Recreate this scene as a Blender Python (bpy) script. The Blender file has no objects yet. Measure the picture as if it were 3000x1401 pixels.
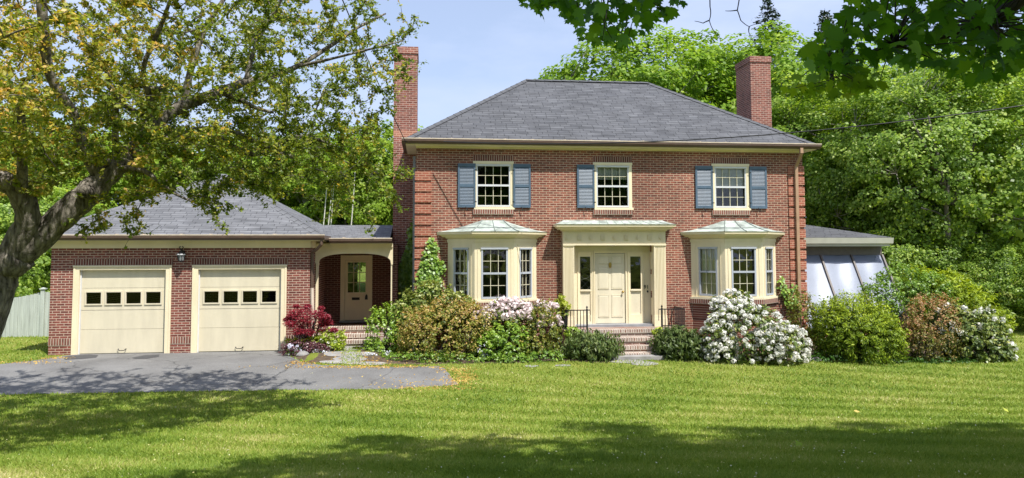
import bpy, math, random
import numpy as np
from mathutils import Vector, Matrix
R = math.radians
random.seed(7)
rng = np.random.default_rng(11)
SC = bpy.context.scene
COL = SC.collection

# ---------------------------------------------------------------- camera
F, CX, CY = 2179.0, 1500.0, 607.0          # focal length and principal point in photo pixels (3000 x 1401)
YAW, PITCH, ROLL = 0.114735, 0.058243, -0.002682
CAM = np.array([0.0, 0.0, 3.02])
_w = np.array([math.sin(YAW)*math.cos(PITCH), math.cos(YAW)*math.cos(PITCH), math.sin(PITCH)])
_r0 = np.array([math.cos(YAW), -math.sin(YAW), 0.0]); _u0 = np.cross(_r0, _w)
_r = _r0*math.cos(ROLL) + _u0*math.sin(ROLL); _u = -_r0*math.sin(ROLL) + _u0*math.cos(ROLL)
cd = bpy.data.cameras.new('camera'); cam = bpy.data.objects.new('camera', cd); COL.objects.link(cam)
cd.sensor_width = 36.0; cd.lens = F/3000*36; cd.shift_y = (CY-700.5)/3000
cd.clip_start = 0.05; cd.clip_end = 2000
M = Matrix.Identity(4)
for i in range(3):
    M[i][0] = _r[i]; M[i][1] = _u[i]; M[i][2] = -_w[i]; M[i][3] = CAM[i]
cam.matrix_world = M
SC.camera = cam

# ---------------------------------------------------------------- world and sun
SUN = Vector((0.65, -1.0, 2.0)).normalized()
sun_el = math.asin(SUN.z); sun_az = math.atan2(SUN.x, SUN.y)
wd = bpy.data.worlds.new("World"); SC.world = wd; wd.use_nodes = True
nt = wd.node_tree; bg = nt.nodes['Background']
sky = nt.nodes.new('ShaderNodeTexSky'); sky.sky_type = 'NISHITA'; sky.sun_disc = False
sky.sun_elevation = sun_el; sky.sun_rotation = sun_az; sky.air_density = 1.0; sky.dust_density = 1.2; sky.ozone_density = 1.6
tc = nt.nodes.new('ShaderNodeTexCoord'); mp = nt.nodes.new('ShaderNodeMapping'); mp.inputs['Scale'].default_value = (1.6, 1.6, 5.0)
nz = nt.nodes.new('ShaderNodeTexNoise'); nz.inputs['Scale'].default_value = 1.7; nz.inputs['Detail'].default_value = 7; nz.inputs['Roughness'].default_value = 0.55
cr = nt.nodes.new('ShaderNodeValToRGB'); cr.color_ramp.elements[0].position = 0.40; cr.color_ramp.elements[1].position = 0.66
cr.color_ramp.elements[0].color = (.50, .50, .50, 1); cr.color_ramp.elements[1].color = (1, 1, 1, 1)
mx = nt.nodes.new('ShaderNodeMixRGB'); mx.inputs['Color2'].default_value = (3.85, 4.5, 6.2, 1)
nt.links.new(tc.outputs['Generated'], mp.inputs['Vector']); nt.links.new(mp.outputs['Vector'], nz.inputs['Vector'])
nt.links.new(nz.outputs['Fac'], cr.inputs['Fac']); nt.links.new(cr.outputs['Color'], mx.inputs['Fac'])
nt.links.new(sky.outputs['Color'], mx.inputs['Color1']); nt.links.new(mx.outputs['Color'], bg.inputs['Color'])
bg.inputs['Strength'].default_value = 0.125
sl = bpy.data.lights.new('sun', 'SUN'); sl.energy = 4.9; sl.angle = R(0.53); sl.color = (1.0, 0.955, 0.88)
so = bpy.data.objects.new('sun', sl); COL.objects.link(so); so.rotation_euler = SUN.to_track_quat('Z', 'Y').to_euler()
so.location = (10, -15, 30)
SC.view_settings.view_transform = 'Standard'; SC.view_settings.look = 'None'
SC.view_settings.exposure = 0.55; SC.view_settings.gamma = 1.0
SC.render.engine = 'CYCLES'
SC.cycles.max_bounces = 8; SC.cycles.transparent_max_bounces = 12; SC.cycles.diffuse_bounces = 3

# ---------------------------------------------------------------- helpers: placing
def ray(px, py): return _r*((px-CX)/F) - _u*((py-CY)/F) + _w
def at(px, py, Y):
    d = ray(px, py); return CAM + d*(Y/d[1])
def AX(px, Y, py=730): return float(at(px, py, Y)[0])
def AZ(py, Y, px=1790): return float(at(px, py, Y)[2])
def sstep(t):
    t = np.clip(t, 0, 1); return t*t*(3-2*t)
def gz(x, y):
    x = np.asarray(x, float); y = np.asarray(y, float)
    z = 1.38*sstep((16.0-y)/15.0)
    z = z + np.interp(x, [-30, -3.5, -3, -1.5, 0, 6, 9, 14, 30], [.26, .23, .32, .32, .2, .18, .06, -.07, -.1])*sstep((y-16.5)/4.0)
    return z
def onground(px, py):
    d = ray(px, py); t = 2.0
    for k in range(4000):
        p = CAM + d*t
        if p[2] <= gz(p[0], p[1]): break
        t += 0.02
    return p
def smooth_poly(pts, n=6):
    P = np.array(pts, float); out = []
    N = len(P)
    for i in range(N):
        p0, p1, p2, p3 = P[(i-1) % N], P[i], P[(i+1) % N], P[(i+2) % N]
        for k in range(n):
            t = k/n
            out.append(0.5*((2*p1)+(-p0+p2)*t+(2*p0-5*p1+4*p2-p3)*t*t+(-p0+3*p1-3*p2+p3)*t**3))
    return np.array(out)
def in_poly(x, y, poly):
    x = np.asarray(x); y = np.asarray(y); c = np.zeros(x.shape, bool); n = len(poly); j = n-1
    for i in range(n):
        xi, yi, xj, yj = poly[i][0], poly[i][1], poly[j][0], poly[j][1]
        m = ((yi > y) != (yj > y)) & (x < (xj-xi)*(y-yi)/((yj-yi) if yj != yi else 1e-9)+xi)
        c ^= m; j = i
    return c

# ---------------------------------------------------------------- helpers: tagging
def tag(o, label=None, cat=None, group=None, kind=None):
    if label: o['label'] = label
    if cat: o['category'] = cat
    if group: o['group'] = group
    if kind: o['kind'] = kind
    return o
def thing(name, loc, label, cat, group=None):
    o = bpy.data.objects.new(name, None); o.empty_display_size = 0.3; COL.objects.link(o); o.location = loc
    return tag(o, label, cat, group)
def copy_tree(o, parent=None):
    c = o.copy(); COL.objects.link(c); c.parent = parent
    for ch in list(o.children): copy_tree(ch, c)
    return c
def worldloc(o):
    l = Vector((0, 0, 0))
    while o is not None: l += o.location; o = o.parent
    return l

class MB:
    def __init__(s): s.v = []; s.f = []; s.uv = []
    def quad(s, a, b, c, d, uv=None):
        i = len(s.v); s.v += [tuple(a), tuple(b), tuple(c), tuple(d)]; s.f.append((i, i+1, i+2, i+3))
        if uv is None:
            A = np.array(a); e = np.array(b)-A; L = np.linalg.norm(e); h = np.array(d)-A
            H = np.linalg.norm(h); uv = [(0, 0), (L, 0), (L, H), (0, H)]
        s.uv += list(uv)
    def tri(s, a, b, c, uv=None):
        i = len(s.v); s.v += [tuple(a), tuple(b), tuple(c)]; s.f.append((i, i+1, i+2))
        s.uv += list(uv) if uv else [(0, 0), (1, 0), (.5, 1)]
    def poly(s, pts, uv=None):
        i = len(s.v); s.v += [tuple(p) for p in pts]; s.f.append(tuple(range(i, i+len(pts))))
        s.uv += list(uv) if uv else [(p[0], p[1]) for p in pts]
    def hexa(s, p):      # 8 points: bottom 0-3 (ccw), top 4-7
        for a, b, c, d in ((3, 2, 1, 0), (4, 5, 6, 7), (0, 1, 5, 4), (1, 2, 6, 5), (2, 3, 7, 6), (3, 0, 4, 7)):
            s.quad(p[a], p[b], p[c], p[d])
    def box(s, x0, x1, y0, y1, z0, z1):
        s.hexa([(x0, y0, z0), (x1, y0, z0), (x1, y1, z0), (x0, y1, z0), (x0, y0, z1), (x1, y0, z1), (x1, y1, z1), (x0, y1, z1)])
    def lbox(s, T, u0, u1, n0, n1, z0, z1):
        s.hexa([T(u0, n0, z0), T(u1, n0, z0), T(u1, n1, z0), T(u0, n1, z0), T(u0, n0, z1), T(u1, n0, z1), T(u1, n1, z1), T(u0, n1, z1)])
    def prism(s, poly, a, b):   # poly: list of 3d pts; a,b offsets (3-vectors)
        a = np.array(a); b = np.array(b); P = [np.array(p)+a for p in poly]; Q = [np.array(p)+b for p in poly]
        s.poly(P[::-1]); s.poly(Q)
        n = len(P)
        for i in range(n): s.quad(P[i], P[(i+1) % n], Q[(i+1) % n], Q[i])
    def tube(s, pts, rad, n=6, cap=True):
        pts = [np.array(p, float) for p in pts]
        if np.isscalar(rad): rad = [rad]*len(pts)
        base = len(s.v); m = len(pts); L = 0
        prev = None
        for i, p in enumerate(pts):
            t = pts[min(i+1, m-1)]-pts[max(i-1, 0)]; t = t/(np.linalg.norm(t)+1e-9)
            if prev is None:
                a = np.cross(t, (0, 0, 1.0)) if abs(t[2]) < .9 else np.cross(t, (1.0, 0, 0))
            else: a = prev-t*(prev@t)
            a = a/(np.linalg.norm(a)+1e-9); prev = a; b = np.cross(t, a)
            for k in range(n):
                th = 2*math.pi*k/n
                s.v.append(tuple(p+rad[i]*(math.cos(th)*a+math.sin(th)*b)))
        for i in range(m-1):
            seg = float(np.linalg.norm(pts[i+1]-pts[i]))
            for k in range(n):
                k2 = (k+1) % n
                s.f.append((base+i*n+k, base+i*n+k2, base+(i+1)*n+k2, base+(i+1)*n+k))
                w = 2*math.pi*max(rad[i], 1e-3)
                s.uv += [(w*k/n, L), (w*(k+1)/n, L), (w*(k+1)/n, L+seg), (w*k/n, L+seg)]
            L += seg
        if cap:
            s.f.append(tuple(base+k for k in range(n))[::-1]); s.uv += [(0, 0)]*n
            s.f.append(tuple(base+(m-1)*n+k for k in range(n))); s.uv += [(0, 0)]*n
    def lathe(s, c, prof, n=12):
        base = len(s.v); m = len(prof)
        for r_, z in prof:
            for k in range(n):
                th = 2*math.pi*k/n; s.v.append((c[0]+r_*math.cos(th), c[1]+r_*math.sin(th), c[2]+z))
        for i in range(m-1):
            for k in range(n):
                k2 = (k+1) % n; s.f.append((base+i*n+k, base+i*n+k2, base+(i+1)*n+k2, base+(i+1)*n+k)); s.uv += [(0, 0)]*4
    def build(s, name, mat, parent=None, smooth=False, label=None):
        me = bpy.data.meshes.new(name)
        off = worldloc(parent) if parent is not None else Vector((0, 0, 0))
        V = np.array(s.v, float)-np.array(off)
        me.from_pydata([tuple(x) for x in V], [], s.f)
        ul = me.uv_layers.new(name='UVMap'); ul.data.foreach_set('uv', np.array(s.uv, np.float32).ravel())
        if smooth: me.polygons.foreach_set('use_smooth', [True]*len(me.polygons))
        me.materials.append(mat); me.update()
        o = bpy.data.objects.new(name, me); COL.objects.link(o)
        if parent is not None: o.parent = parent
        if label: o['label'] = label
        return o
def frame(O, U, N):
    O = np.array(O, float); U = np.array(U, float); N = np.array(N, float); Z = np.array((0, 0, 1.0))
    U = U/np.linalg.norm(U); N = N/np.linalg.norm(N)
    return lambda u, n, z: O+u*U+n*N+z*Z
def wall_grid(mb, T, u0, u1, z0, z1, ops, th):
    us = sorted(set([u0, u1]+[o[0] for o in ops]+[o[1] for o in ops])); zs = sorted(set([z0, z1]+[o[2] for o in ops]+[o[3] for o in ops]))
    us = [u for u in us if u0 <= u <= u1]; zs = [z for z in zs if z0 <= z <= z1]
    for i in range(len(us)-1):
        for j in range(len(zs)-1):
            a, b, c, d = us[i], us[i+1], zs[j], zs[j+1]; mu, mz = (a+b)/2, (c+d)/2
            if any(o[0] < mu < o[1] and o[2] < mz < o[3] for o in ops): continue
            mb.quad(T(a, 0, c), T(b, 0, c), T(b, 0, d), T(a, 0, d), [(a, c), (b, c), (b, d), (a, d)])
            mb.quad(T(b, th, c), T(a, th, c), T(a, th, d), T(b, th, d), [(a, c), (b, c), (b, d), (a, d)])
    for o in ops:
        a, b, c, d = max(o[0], u0), min(o[1], u1), max(o[2], z0), min(o[3], z1)
        mb.quad(T(a, 0, c), T(a, th, c), T(a, th, d), T(a, 0, d)); mb.quad(T(b, th, c), T(b, 0, c), T(b, 0, d), T(b, th, d))
        mb.quad(T(a, th, d), T(b, th, d), T(b, 0, d), T(a, 0, d)); mb.quad(T(a, 0, c), T(b, 0, c), T(b, th, c), T(a, th, c))
    for a, flip in ((u0, 0), (u1, 1)):
        q = [T(a, 0, z0), T(a, th, z0), T(a, th, z1), T(a, 0, z1)]
        mb.quad(*(q[::-1] if not flip else q))
    mb.quad(T(u0, 0, z1), T(u1, 0, z1), T(u1, th, z1), T(u0, th, z1))

# ---------------------------------------------------------------- helpers: materials
def nmat(name):
    m = bpy.data.materials.new(name); m.use_nodes = True
    return m, m.node_tree, m.node_tree.nodes['Principled BSDF']
def N(nt, t, **kw):
    n = nt.nodes.new(t)
    for k, v in kw.items():
        if k in n.inputs: n.inputs[k].default_value = v
        else: setattr(n, k, v)
    return n
def c4(c): return (c[0], c[1], c[2], 1.0)
def paint(name, col, rough=0.5, var=0.12, scale=3.0, bump=0.0, bscale=60, metal=0.0, spec=0.4, streak=(1, 1, 1)):
    m, nt, b = nmat(name); L = nt.links
    g = N(nt, 'ShaderNodeNewGeometry'); mp = N(nt, 'ShaderNodeMapping'); mp.inputs['Scale'].default_value = streak
    L.new(g.outputs['Position'], mp.inputs['Vector'])
    nz = N(nt, 'ShaderNodeTexNoise', Scale=scale, Detail=6.0, Roughness=0.6); L.new(mp.outputs['Vector'], nz.inputs['Vector'])
    mr = N(nt, 'ShaderNodeMapRange'); mr.inputs['From Min'].default_value = .3; mr.inputs['From Max'].default_value = .7
    mr.inputs['To Min'].default_value = 1-var; mr.inputs['To Max'].default_value = 1+var*.6
    L.new(nz.outputs['Fac'], mr.inputs['Value'])
    mu = N(nt, 'ShaderNodeMixRGB', blend_type='MULTIPLY'); mu.inputs['Fac'].default_value = 1; mu.inputs['Color1'].default_value = c4(col)
    L.new(mr.outputs['Result'], mu.inputs['Color2']); L.new(mu.outputs['Color'], b.inputs['Base Color'])
    b.inputs['Roughness'].default_value = rough; b.inputs['Metallic'].default_value = metal; b.inputs['Specular IOR Level'].default_value = spec
    if bump:
        n2 = N(nt, 'ShaderNodeTexNoise', Scale=bscale, Detail=4.0); L.new(g.outputs['Position'], n2.inputs['Vector'])
        bp = N(nt, 'ShaderNodeBump', Strength=bump, Distance=0.02); L.new(n2.outputs['Fac'], bp.inputs['Height']); L.new(bp.outputs['Normal'], b.inputs['Normal'])
    return m
def brick(name, c1, c2, mort, mode='wall', dark=(.07, .03, .025), stain=.35, bw=.2032, rh=.0677, msz=.010):
    m, nt, b = nmat(name); L = nt.links
    g = N(nt, 'ShaderNodeNewGeometry'); sp = N(nt, 'ShaderNodeSeparateXYZ'); L.new(g.outputs['Position'], sp.inputs[0])
    cb = N(nt, 'ShaderNodeCombineXYZ')
    ad = N(nt, 'ShaderNodeMath', operation='ADD'); L.new(sp.outputs['X'], ad.inputs[0]); L.new(sp.outputs['Y'], ad.inputs[1])
    bt = N(nt, 'ShaderNodeTexBrick'); bt.inputs['Scale'].default_value = 1.0
    bt.inputs['Brick Width'].default_value = bw; bt.inputs['Row Height'].default_value = rh; bt.inputs['Mortar Size'].default_value = msz
    bt.inputs['Mortar Smooth'].default_value = .25; bt.inputs['Bias'].default_value = -.1
    bt.inputs['Color1'].default_value = c4(c1); bt.inputs['Color2'].default_value = c4(c2); bt.inputs['Mortar'].default_value = c4(mort)
    if mode == 'wall':
        L.new(ad.outputs[0], cb.inputs[0]); L.new(sp.outputs['Z'], cb.inputs[1])
    else:      # upright bricks: one per 68 mm along the wall, uv in metres
        uv = N(nt, 'ShaderNodeUVMap'); su = N(nt, 'ShaderNodeSeparateXYZ'); L.new(uv.outputs[0], su.inputs[0])
        L.new(su.outputs['Y'], cb.inputs[0]); L.new(su.outputs['X'], cb.inputs[1]); bt.offset = 0.0; bt.inputs['Brick Width'].default_value = 5.0
    L.new(cb.outputs[0], bt.inputs['Vector'])
    # per-brick tone: white noise on the brick's own cell would repeat rows, so use stretched noise
    mp = N(nt, 'ShaderNodeMapping'); mp.inputs['Scale'].default_value = (5.0, 14.8, 5.0)
    L.new(cb.outputs[0], mp.inputs['Vector'])
    n1 = N(nt, 'ShaderNodeTexNoise', Scale=1.0, Detail=2.0); L.new(mp.outputs['Vector'], n1.inputs['Vector'])
    r1 = N(nt, 'ShaderNodeMapRange'); r1.inputs['From Min'].default_value = .38; r1.inputs['From Max'].default_value = .68
    r1.inputs['To Min'].default_value = 0; r1.inputs['To Max'].default_value = .75; L.new(n1.outputs['Fac'], r1.inputs['Value'])
    fm = N(nt, 'ShaderNodeMath', operation='SUBTRACT'); fm.inputs[0].default_value = 1.0; L.new(bt.outputs['Fac'], fm.inputs[1])
    f2 = N(nt, 'ShaderNodeMath', operation='MULTIPLY'); L.new(r1.outputs['Result'], f2.inputs[0]); L.new(fm.outputs[0], f2.inputs[1])
    mxn = N(nt, 'ShaderNodeMixRGB'); L.new(f2.outputs[0], mxn.inputs['Fac']); L.new(bt.outputs['Color'], mxn.inputs['Color1']); mxn.inputs['Color2'].default_value = c4(dark)
    n2 = N(nt, 'ShaderNodeTexNoise', Scale=.55, Detail=5.0, Roughness=.6); L.new(g.outputs['Position'], n2.inputs['Vector'])
    r2 = N(nt, 'ShaderNodeMapRange'); r2.inputs['From Min'].default_value = .3; r2.inputs['From Max'].default_value = .7
    r2.inputs['To Min'].default_value = 1-stain; r2.inputs['To Max'].default_value = 1+stain*.5; L.new(n2.outputs['Fac'], r2.inputs['Value'])
    mu = N(nt, 'ShaderNodeMixRGB', blend_type='MULTIPLY'); mu.inputs['Fac'].default_value = 1
    L.new(mxn.outputs['Color'], mu.inputs['Color1']); L.new(r2.outputs['Result'], mu.inputs['Color2'])
    L.new(mu.outputs['Color'], b.inputs['Base Color']); b.inputs['Roughness'].default_value = .85; b.inputs['Specular IOR Level'].default_value = .25
    bp = N(nt, 'ShaderNodeBump', Strength=.5, Distance=.008); L.new(fm.outputs[0], bp.inputs['Height']); L.new(bp.outputs['Normal'], b.inputs['Normal'])
    return m
def shingle(name, c1, c2, gap):
    m, nt, b = nmat(name); L = nt.links
    uv = N(nt, 'ShaderNodeUVMap')
    bt = N(nt, 'ShaderNodeTexBrick'); bt.inputs['Scale'].default_value = 1.0; bt.offset = .37; bt.offset_frequency = 2; bt.squash = 1.35; bt.squash_frequency = 3
    bt.inputs['Brick Width'].default_value = .33; bt.inputs['Row Height'].default_value = .145; bt.inputs['Mortar Size'].default_value = .011; bt.inputs['Mortar Smooth'].default_value = .6
    bt.inputs['Color1'].default_value = c4(c1); bt.inputs['Color2'].default_value = c4(c2); bt.inputs['Mortar'].default_value = c4(gap)
    wob = N(nt, 'ShaderNodeTexNoise', Scale=1.3, Detail=3.0); L.new(uv.outputs[0], wob.inputs['Vector'])
    wm = N(nt, 'ShaderNodeMixRGB', blend_type='LINEAR_LIGHT'); wm.inputs['Fac'].default_value = .018
    L.new(uv.outputs[0], wm.inputs['Color1']); L.new(wob.outputs['Color'], wm.inputs['Color2']); L.new(wm.outputs['Color'], bt.inputs['Vector'])
    mp = N(nt, 'ShaderNodeMapping'); mp.inputs['Scale'].default_value = (1.6, 6.9, 1); L.new(uv.outputs[0], mp.inputs['Vector'])
    n1 = N(nt, 'ShaderNodeTexNoise', Scale=1.0, Detail=3.0); L.new(mp.outputs['Vector'], n1.inputs['Vector'])
    r1 = N(nt, 'ShaderNodeMapRange'); r1.inputs['From Min'].default_value = .3; r1.inputs['From Max'].default_value = .7
    r1.inputs['To Min'].default_value = .68; r1.inputs['To Max'].default_value = 1.25; L.new(n1.outputs['Fac'], r1.inputs['Value'])
    n3 = N(nt, 'ShaderNodeTexNoise', Scale=.5, Detail=4.0); L.new(uv.outputs[0], n3.inputs['Vector'])
    r3 = N(nt, 'ShaderNodeMapRange'); r3.inputs['From Min'].default_value = .3; r3.inputs['From Max'].default_value = .7
    r3.inputs['To Min'].default_value = .85; r3.inputs['To Max'].default_value = 1.15; L.new(n3.outputs['Fac'], r3.inputs['Value'])
    mu = N(nt, 'ShaderNodeMixRGB', blend_type='MULTIPLY'); mu.inputs['Fac'].default_value = 1; L.new(bt.outputs['Color'], mu.inputs['Color1']); L.new(r1.outputs['Result'], mu.inputs['Color2'])
    m2 = N(nt, 'ShaderNodeMixRGB', blend_type='MULTIPLY'); m2.inputs['Fac'].default_value = 1; L.new(mu.outputs['Color'], m2.inputs['Color1']); L.new(r3.outputs['Result'], m2.inputs['Color2'])
    L.new(m2.outputs['Color'], b.inputs['Base Color']); b.inputs['Roughness'].default_value = .8; b.inputs['Specular IOR Level'].default_value = .3
    fm = N(nt, 'ShaderNodeMath', operation='SUBTRACT'); fm.inputs[0].default_value = 1.0; L.new(bt.outputs['Fac'], fm.inputs[1])
    bp = N(nt, 'ShaderNodeBump', Strength=.6, Distance=.01); L.new(fm.outputs[0], bp.inputs['Height']); L.new(bp.outputs['Normal'], b.inputs['Normal'])
    return m
def leafmat(name, stops, trans=.35, gloss=.06, tcol=None, rough=.45):
    """stops: list of (pos, colour) read by each leaf's own random tint"""
    m, nt, b = nmat(name); L = nt.links; nt.nodes.remove(b); out = nt.nodes['Material Output']
    at_ = N(nt, 'ShaderNodeAttribute', attribute_name='tint')
    r = N(nt, 'ShaderNodeValToRGB'); els = r.color_ramp.elements
    while len(els) < len(stops): els.new(.5)
    for e, (p, c) in zip(els, stops): e.position = p; e.color = c4(c)
    L.new(at_.outputs['Fac'], r.inputs['Fac'])
    d = N(nt, 'ShaderNodeBsdfDiffuse'); L.new(r.outputs['Color'], d.inputs['Color'])
    t = N(nt, 'ShaderNodeBsdfTranslucent'); hs = N(nt, 'ShaderNodeMixRGB', blend_type='MULTIPLY'); hs.inputs['Fac'].default_value = 1
    hs.inputs['Color2'].default_value = c4(tcol or (1.35, 1.25, .45)); L.new(r.outputs['Color'], hs.inputs['Color1']); L.new(hs.outputs['Color'], t.inputs['Color'])
    m1 = N(nt, 'ShaderNodeMixShader'); m1.inputs['Fac'].default_value = trans; L.new(d.outputs[0], m1.inputs[1]); L.new(t.outputs[0], m1.inputs[2])
    g = N(nt, 'ShaderNodeBsdfGlossy', Roughness=rough); g.inputs['Color'].default_value = (1, 1, 1, 1)
    m2 = N(nt, 'ShaderNodeMixShader'); m2.inputs['Fac'].default_value = gloss; L.new(m1.outputs[0], m2.inputs[1]); L.new(g.outputs[0], m2.inputs[2])
    L.new(m2.outputs[0], out.inputs['Surface'])
    return m
def glassmat(name, refl=.18, tint=(.75, .8, .78)):
    m, nt, b = nmat(name); L = nt.links; nt.nodes.remove(b); out = nt.nodes['Material Output']
    t = N(nt, 'ShaderNodeBsdfTransparent'); t.inputs['Color'].default_value = c4(tint)
    g = N(nt, 'ShaderNodeBsdfGlossy', Roughness=.02)
    ge = N(nt, 'ShaderNodeNewGeometry'); nz = N(nt, 'ShaderNodeTexNoise', Scale=2.2, Detail=2.0); L.new(ge.outputs['Position'], nz.inputs['Vector'])
    bp = N(nt, 'ShaderNodeBump', Strength=.12, Distance=.05); L.new(nz.outputs['Fac'], bp.inputs['Height']); L.new(bp.outputs['Normal'], g.inputs['Normal'])
    f = N(nt, 'ShaderNodeFresnel', IOR=1.5); mr = N(nt, 'ShaderNodeMath', operation='ADD'); mr.inputs[1].default_value = refl-.04; L.new(f.outputs[0], mr.inputs[0])
    mx = N(nt, 'ShaderNodeMixShader'); L.new(mr.outputs[0], mx.inputs['Fac']); L.new(t.outputs[0], mx.inputs[1]); L.new(g.outputs[0], mx.inputs[2])
    L.new(mx.outputs[0], out.inputs['Surface'])
    return m

MAT = {}
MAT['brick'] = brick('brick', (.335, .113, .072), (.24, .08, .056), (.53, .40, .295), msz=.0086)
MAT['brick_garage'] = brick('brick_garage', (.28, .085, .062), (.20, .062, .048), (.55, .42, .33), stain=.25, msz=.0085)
MAT['brick_porch'] = brick('brick_porch', (.17, .062, .050), (.11, .042, .036), (.33, .24, .185), stain=.2, msz=.0085)  # porch shade put into the colour: a darker copy of the wall brick
MAT['brick_chimney'] = brick('brick_chimney', (.34, .125, .09), (.26, .088, .068), (.48, .34, .28), stain=.3, msz=.009)
MAT['brick_band'] = brick('brick_band', (.46, .20, .13), (.38, .16, .105), (.54, .34, .25), stain=.2, dark=(.3, .13, .09))
MAT['brick_quoin'] = brick('brick_quoin', (.42, .135, .085), (.34, .105, .07), (.55, .33, .23), dark=(.22, .075, .05), stain=.3)
MAT['soldier'] = brick('soldier', (.21, .07, .052), (.16, .055, .042), (.45, .36, .29), mode='up')
MAT['rowlock'] = brick('rowlock', (.30, .12, .085), (.22, .085, .06), (.52, .44, .36), mode='up')
MAT['step_row'] = brick('step_row', (.25, .12, .085), (.17, .09, .07), (.62, .56, .48), mode='up', dark=(.5, .45, .4), msz=.014)
MAT['step_brick'] = brick('step_brick', (.27, .125, .09), (.18, .09, .07), (.58, .52, .45), dark=(.42, .38, .34), msz=.013)
MAT['tread'] = paint('tread', (.42, .27, .21), .8, .35, 6, .3, 40)
MAT['shingle'] = shingle('shingle', (.104, .107, .116), (.077, .080, .089), (.030, .031, .035))
MAT['shingle_garage'] = shingle('shingle_garage', (.160, .163, .173), (.124, .127, .136), (.052, .053, .058))
MAT['cream'] = paint('cream', (.80, .70, .485), .45, .10, 2.0, .15, 25, streak=(1, 1, .35))
MAT['cream_door'] = paint('cream_door', (.70, .635, .475), .42, .12, 2.2, .12, 14, streak=(1.6, 1.6, .35))
MAT['garage_paint'] = paint('garage_paint', (.66, .60, .45), .42, .10, 2.2, .12, 14, streak=(1.6, 1.6, .35))
MAT['side_door'] = paint('side_door_paint', (.80, .71, .50), .4, .08, 2.0, .1, 14)  # bounced light on the porch door put into its lighter paint
MAT['white'] = paint('white', (.62, .635, .66), .35, .06, 4)
MAT['alu'] = paint('aluminium_frame', (.42, .45, .50), .4, .08, 4)
MAT['mutin'] = paint('muntin', (.62, .58, .43), .4, .05, 4)
MAT['bluegrey'] = paint('bluegrey', (.085, .13, .185), .45, .16, 5, .1, 30, streak=(1, 1, .4))
MAT['copper'] = paint('copper', (.40, .455, .415), .6, .55, 3.5, .25, 14, streak=(1.0, 1.0, .5))
MAT['seam'] = paint('seam', (.22, .25, .235), .6, .3, 5)
MAT['brown'] = paint('brown', (.115, .075, .055), .4, .2, 4)
MAT['brown_light'] = paint('brown_light', (.40, .255, .16), .45, .15, 4)
MAT['gutter_lip'] = paint('gutter_lip', (.62, .52, .40), .45, .2, 6)
MAT['slate_metal'] = paint('slate_metal', (.28, .29, .31), .5, .2, 5)
MAT['lead'] = paint('lead', (.10, .105, .105), .5, .2, 8)
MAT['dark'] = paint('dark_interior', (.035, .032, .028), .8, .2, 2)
MAT['floorwood'] = paint('floorwood', (.06, .045, .032), .7, .2, 2)
MAT['curtain'] = paint('curtain', (.80, .71, .53), .85, .12, 5, streak=(6, 6, .2))
MAT['shade'] = paint('shade', (.72, .74, .70), .8, .08, 3)
MAT['iron'] = paint('iron', (.02, .02, .022), .45, .3, 20)
MAT['brass'] = paint('brass', (.55, .38, .12), .3, .15, 20, metal=.9)
MAT['black'] = paint('black', (.015, .015, .016), .5, .2, 10)
MAT['glass'] = glassmat('glass', .05, (.92, .93, .91))
MAT['glass_dark'] = glassmat('glass_garage', .022, (.6, .62, .6))
MAT['glass_door'] = glassmat('glass_door', .05)
MAT['lampglass'] = paint('lamp_glass', (.25, .26, .27), .15, .3, 20)
MAT['shadecloth'] = paint('white_sun_shade', (.285, .305, .355), .35, .06, 1.5, .25, 2.5)
MAT['mullion'] = paint('mullion', (.14, .12, .11), .5, .2, 8)
def barkmat():
    m, nt, b = nmat('rough_bark'); L = nt.links
    g = N(nt, 'ShaderNodeNewGeometry'); mp = N(nt, 'ShaderNodeMapping'); mp.inputs['Scale'].default_value = (13, 13, 4.2); mp.inputs['Rotation'].default_value = (0, R(28), 0)
    L.new(g.outputs['Position'], mp.inputs['Vector'])
    nz = N(nt, 'ShaderNodeTexNoise', Scale=1.0, Detail=8.0, Roughness=.7); L.new(mp.outputs['Vector'], nz.inputs['Vector'])
    vo = N(nt, 'ShaderNodeTexVoronoi', feature='DISTANCE_TO_EDGE', Scale=1.1); wm = N(nt, 'ShaderNodeMixRGB', blend_type='LINEAR_LIGHT'); wm.inputs['Fac'].default_value = .35
    L.new(mp.outputs['Vector'], wm.inputs['Color1']); L.new(nz.outputs['Color'], wm.inputs['Color2']); L.new(wm.outputs['Color'], vo.inputs['Vector'])
    r = N(nt, 'ShaderNodeValToRGB'); e = r.color_ramp.elements; e[0].position = .28; e[0].color = (.018, .014, .011, 1); e[1].position = .74; e[1].color = (.36, .325, .275, 1)
    ad = N(nt, 'ShaderNodeMath', operation='MULTIPLY_ADD'); ad.inputs[1].default_value = .55; L.new(vo.outputs['Distance'], ad.inputs[0]); L.new(nz.outputs['Fac'], ad.inputs[2])
    sb = N(nt, 'ShaderNodeMath', operation='SUBTRACT'); sb.inputs[1].default_value = .06; L.new(ad.outputs[0], sb.inputs[0]); L.new(sb.outputs[0], r.inputs['Fac'])
    L.new(r.outputs['Color'], b.inputs['Base Color']); b.inputs['Roughness'].default_value = .95; b.inputs['Specular IOR Level'].default_value = .1
    bp = N(nt, 'ShaderNodeBump', Strength=1.0, Distance=.07); L.new(sb.outputs[0], bp.inputs['Height']); L.new(bp.outputs['Normal'], b.inputs['Normal'])
    return m
MAT['bark'] = barkmat()
MAT['bark_grey'] = paint('bark_grey', (.24, .22, .195), .9, .4, 4, .6, 15)
MAT['limb_grey'] = paint('limb_grey', (.15, .135, .12), .9, .45, 5, .6, 15)
MAT['bark_dark'] = paint('bark_dark', (.05, .043, .036), .9, .4, 4, .6, 15)
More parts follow.
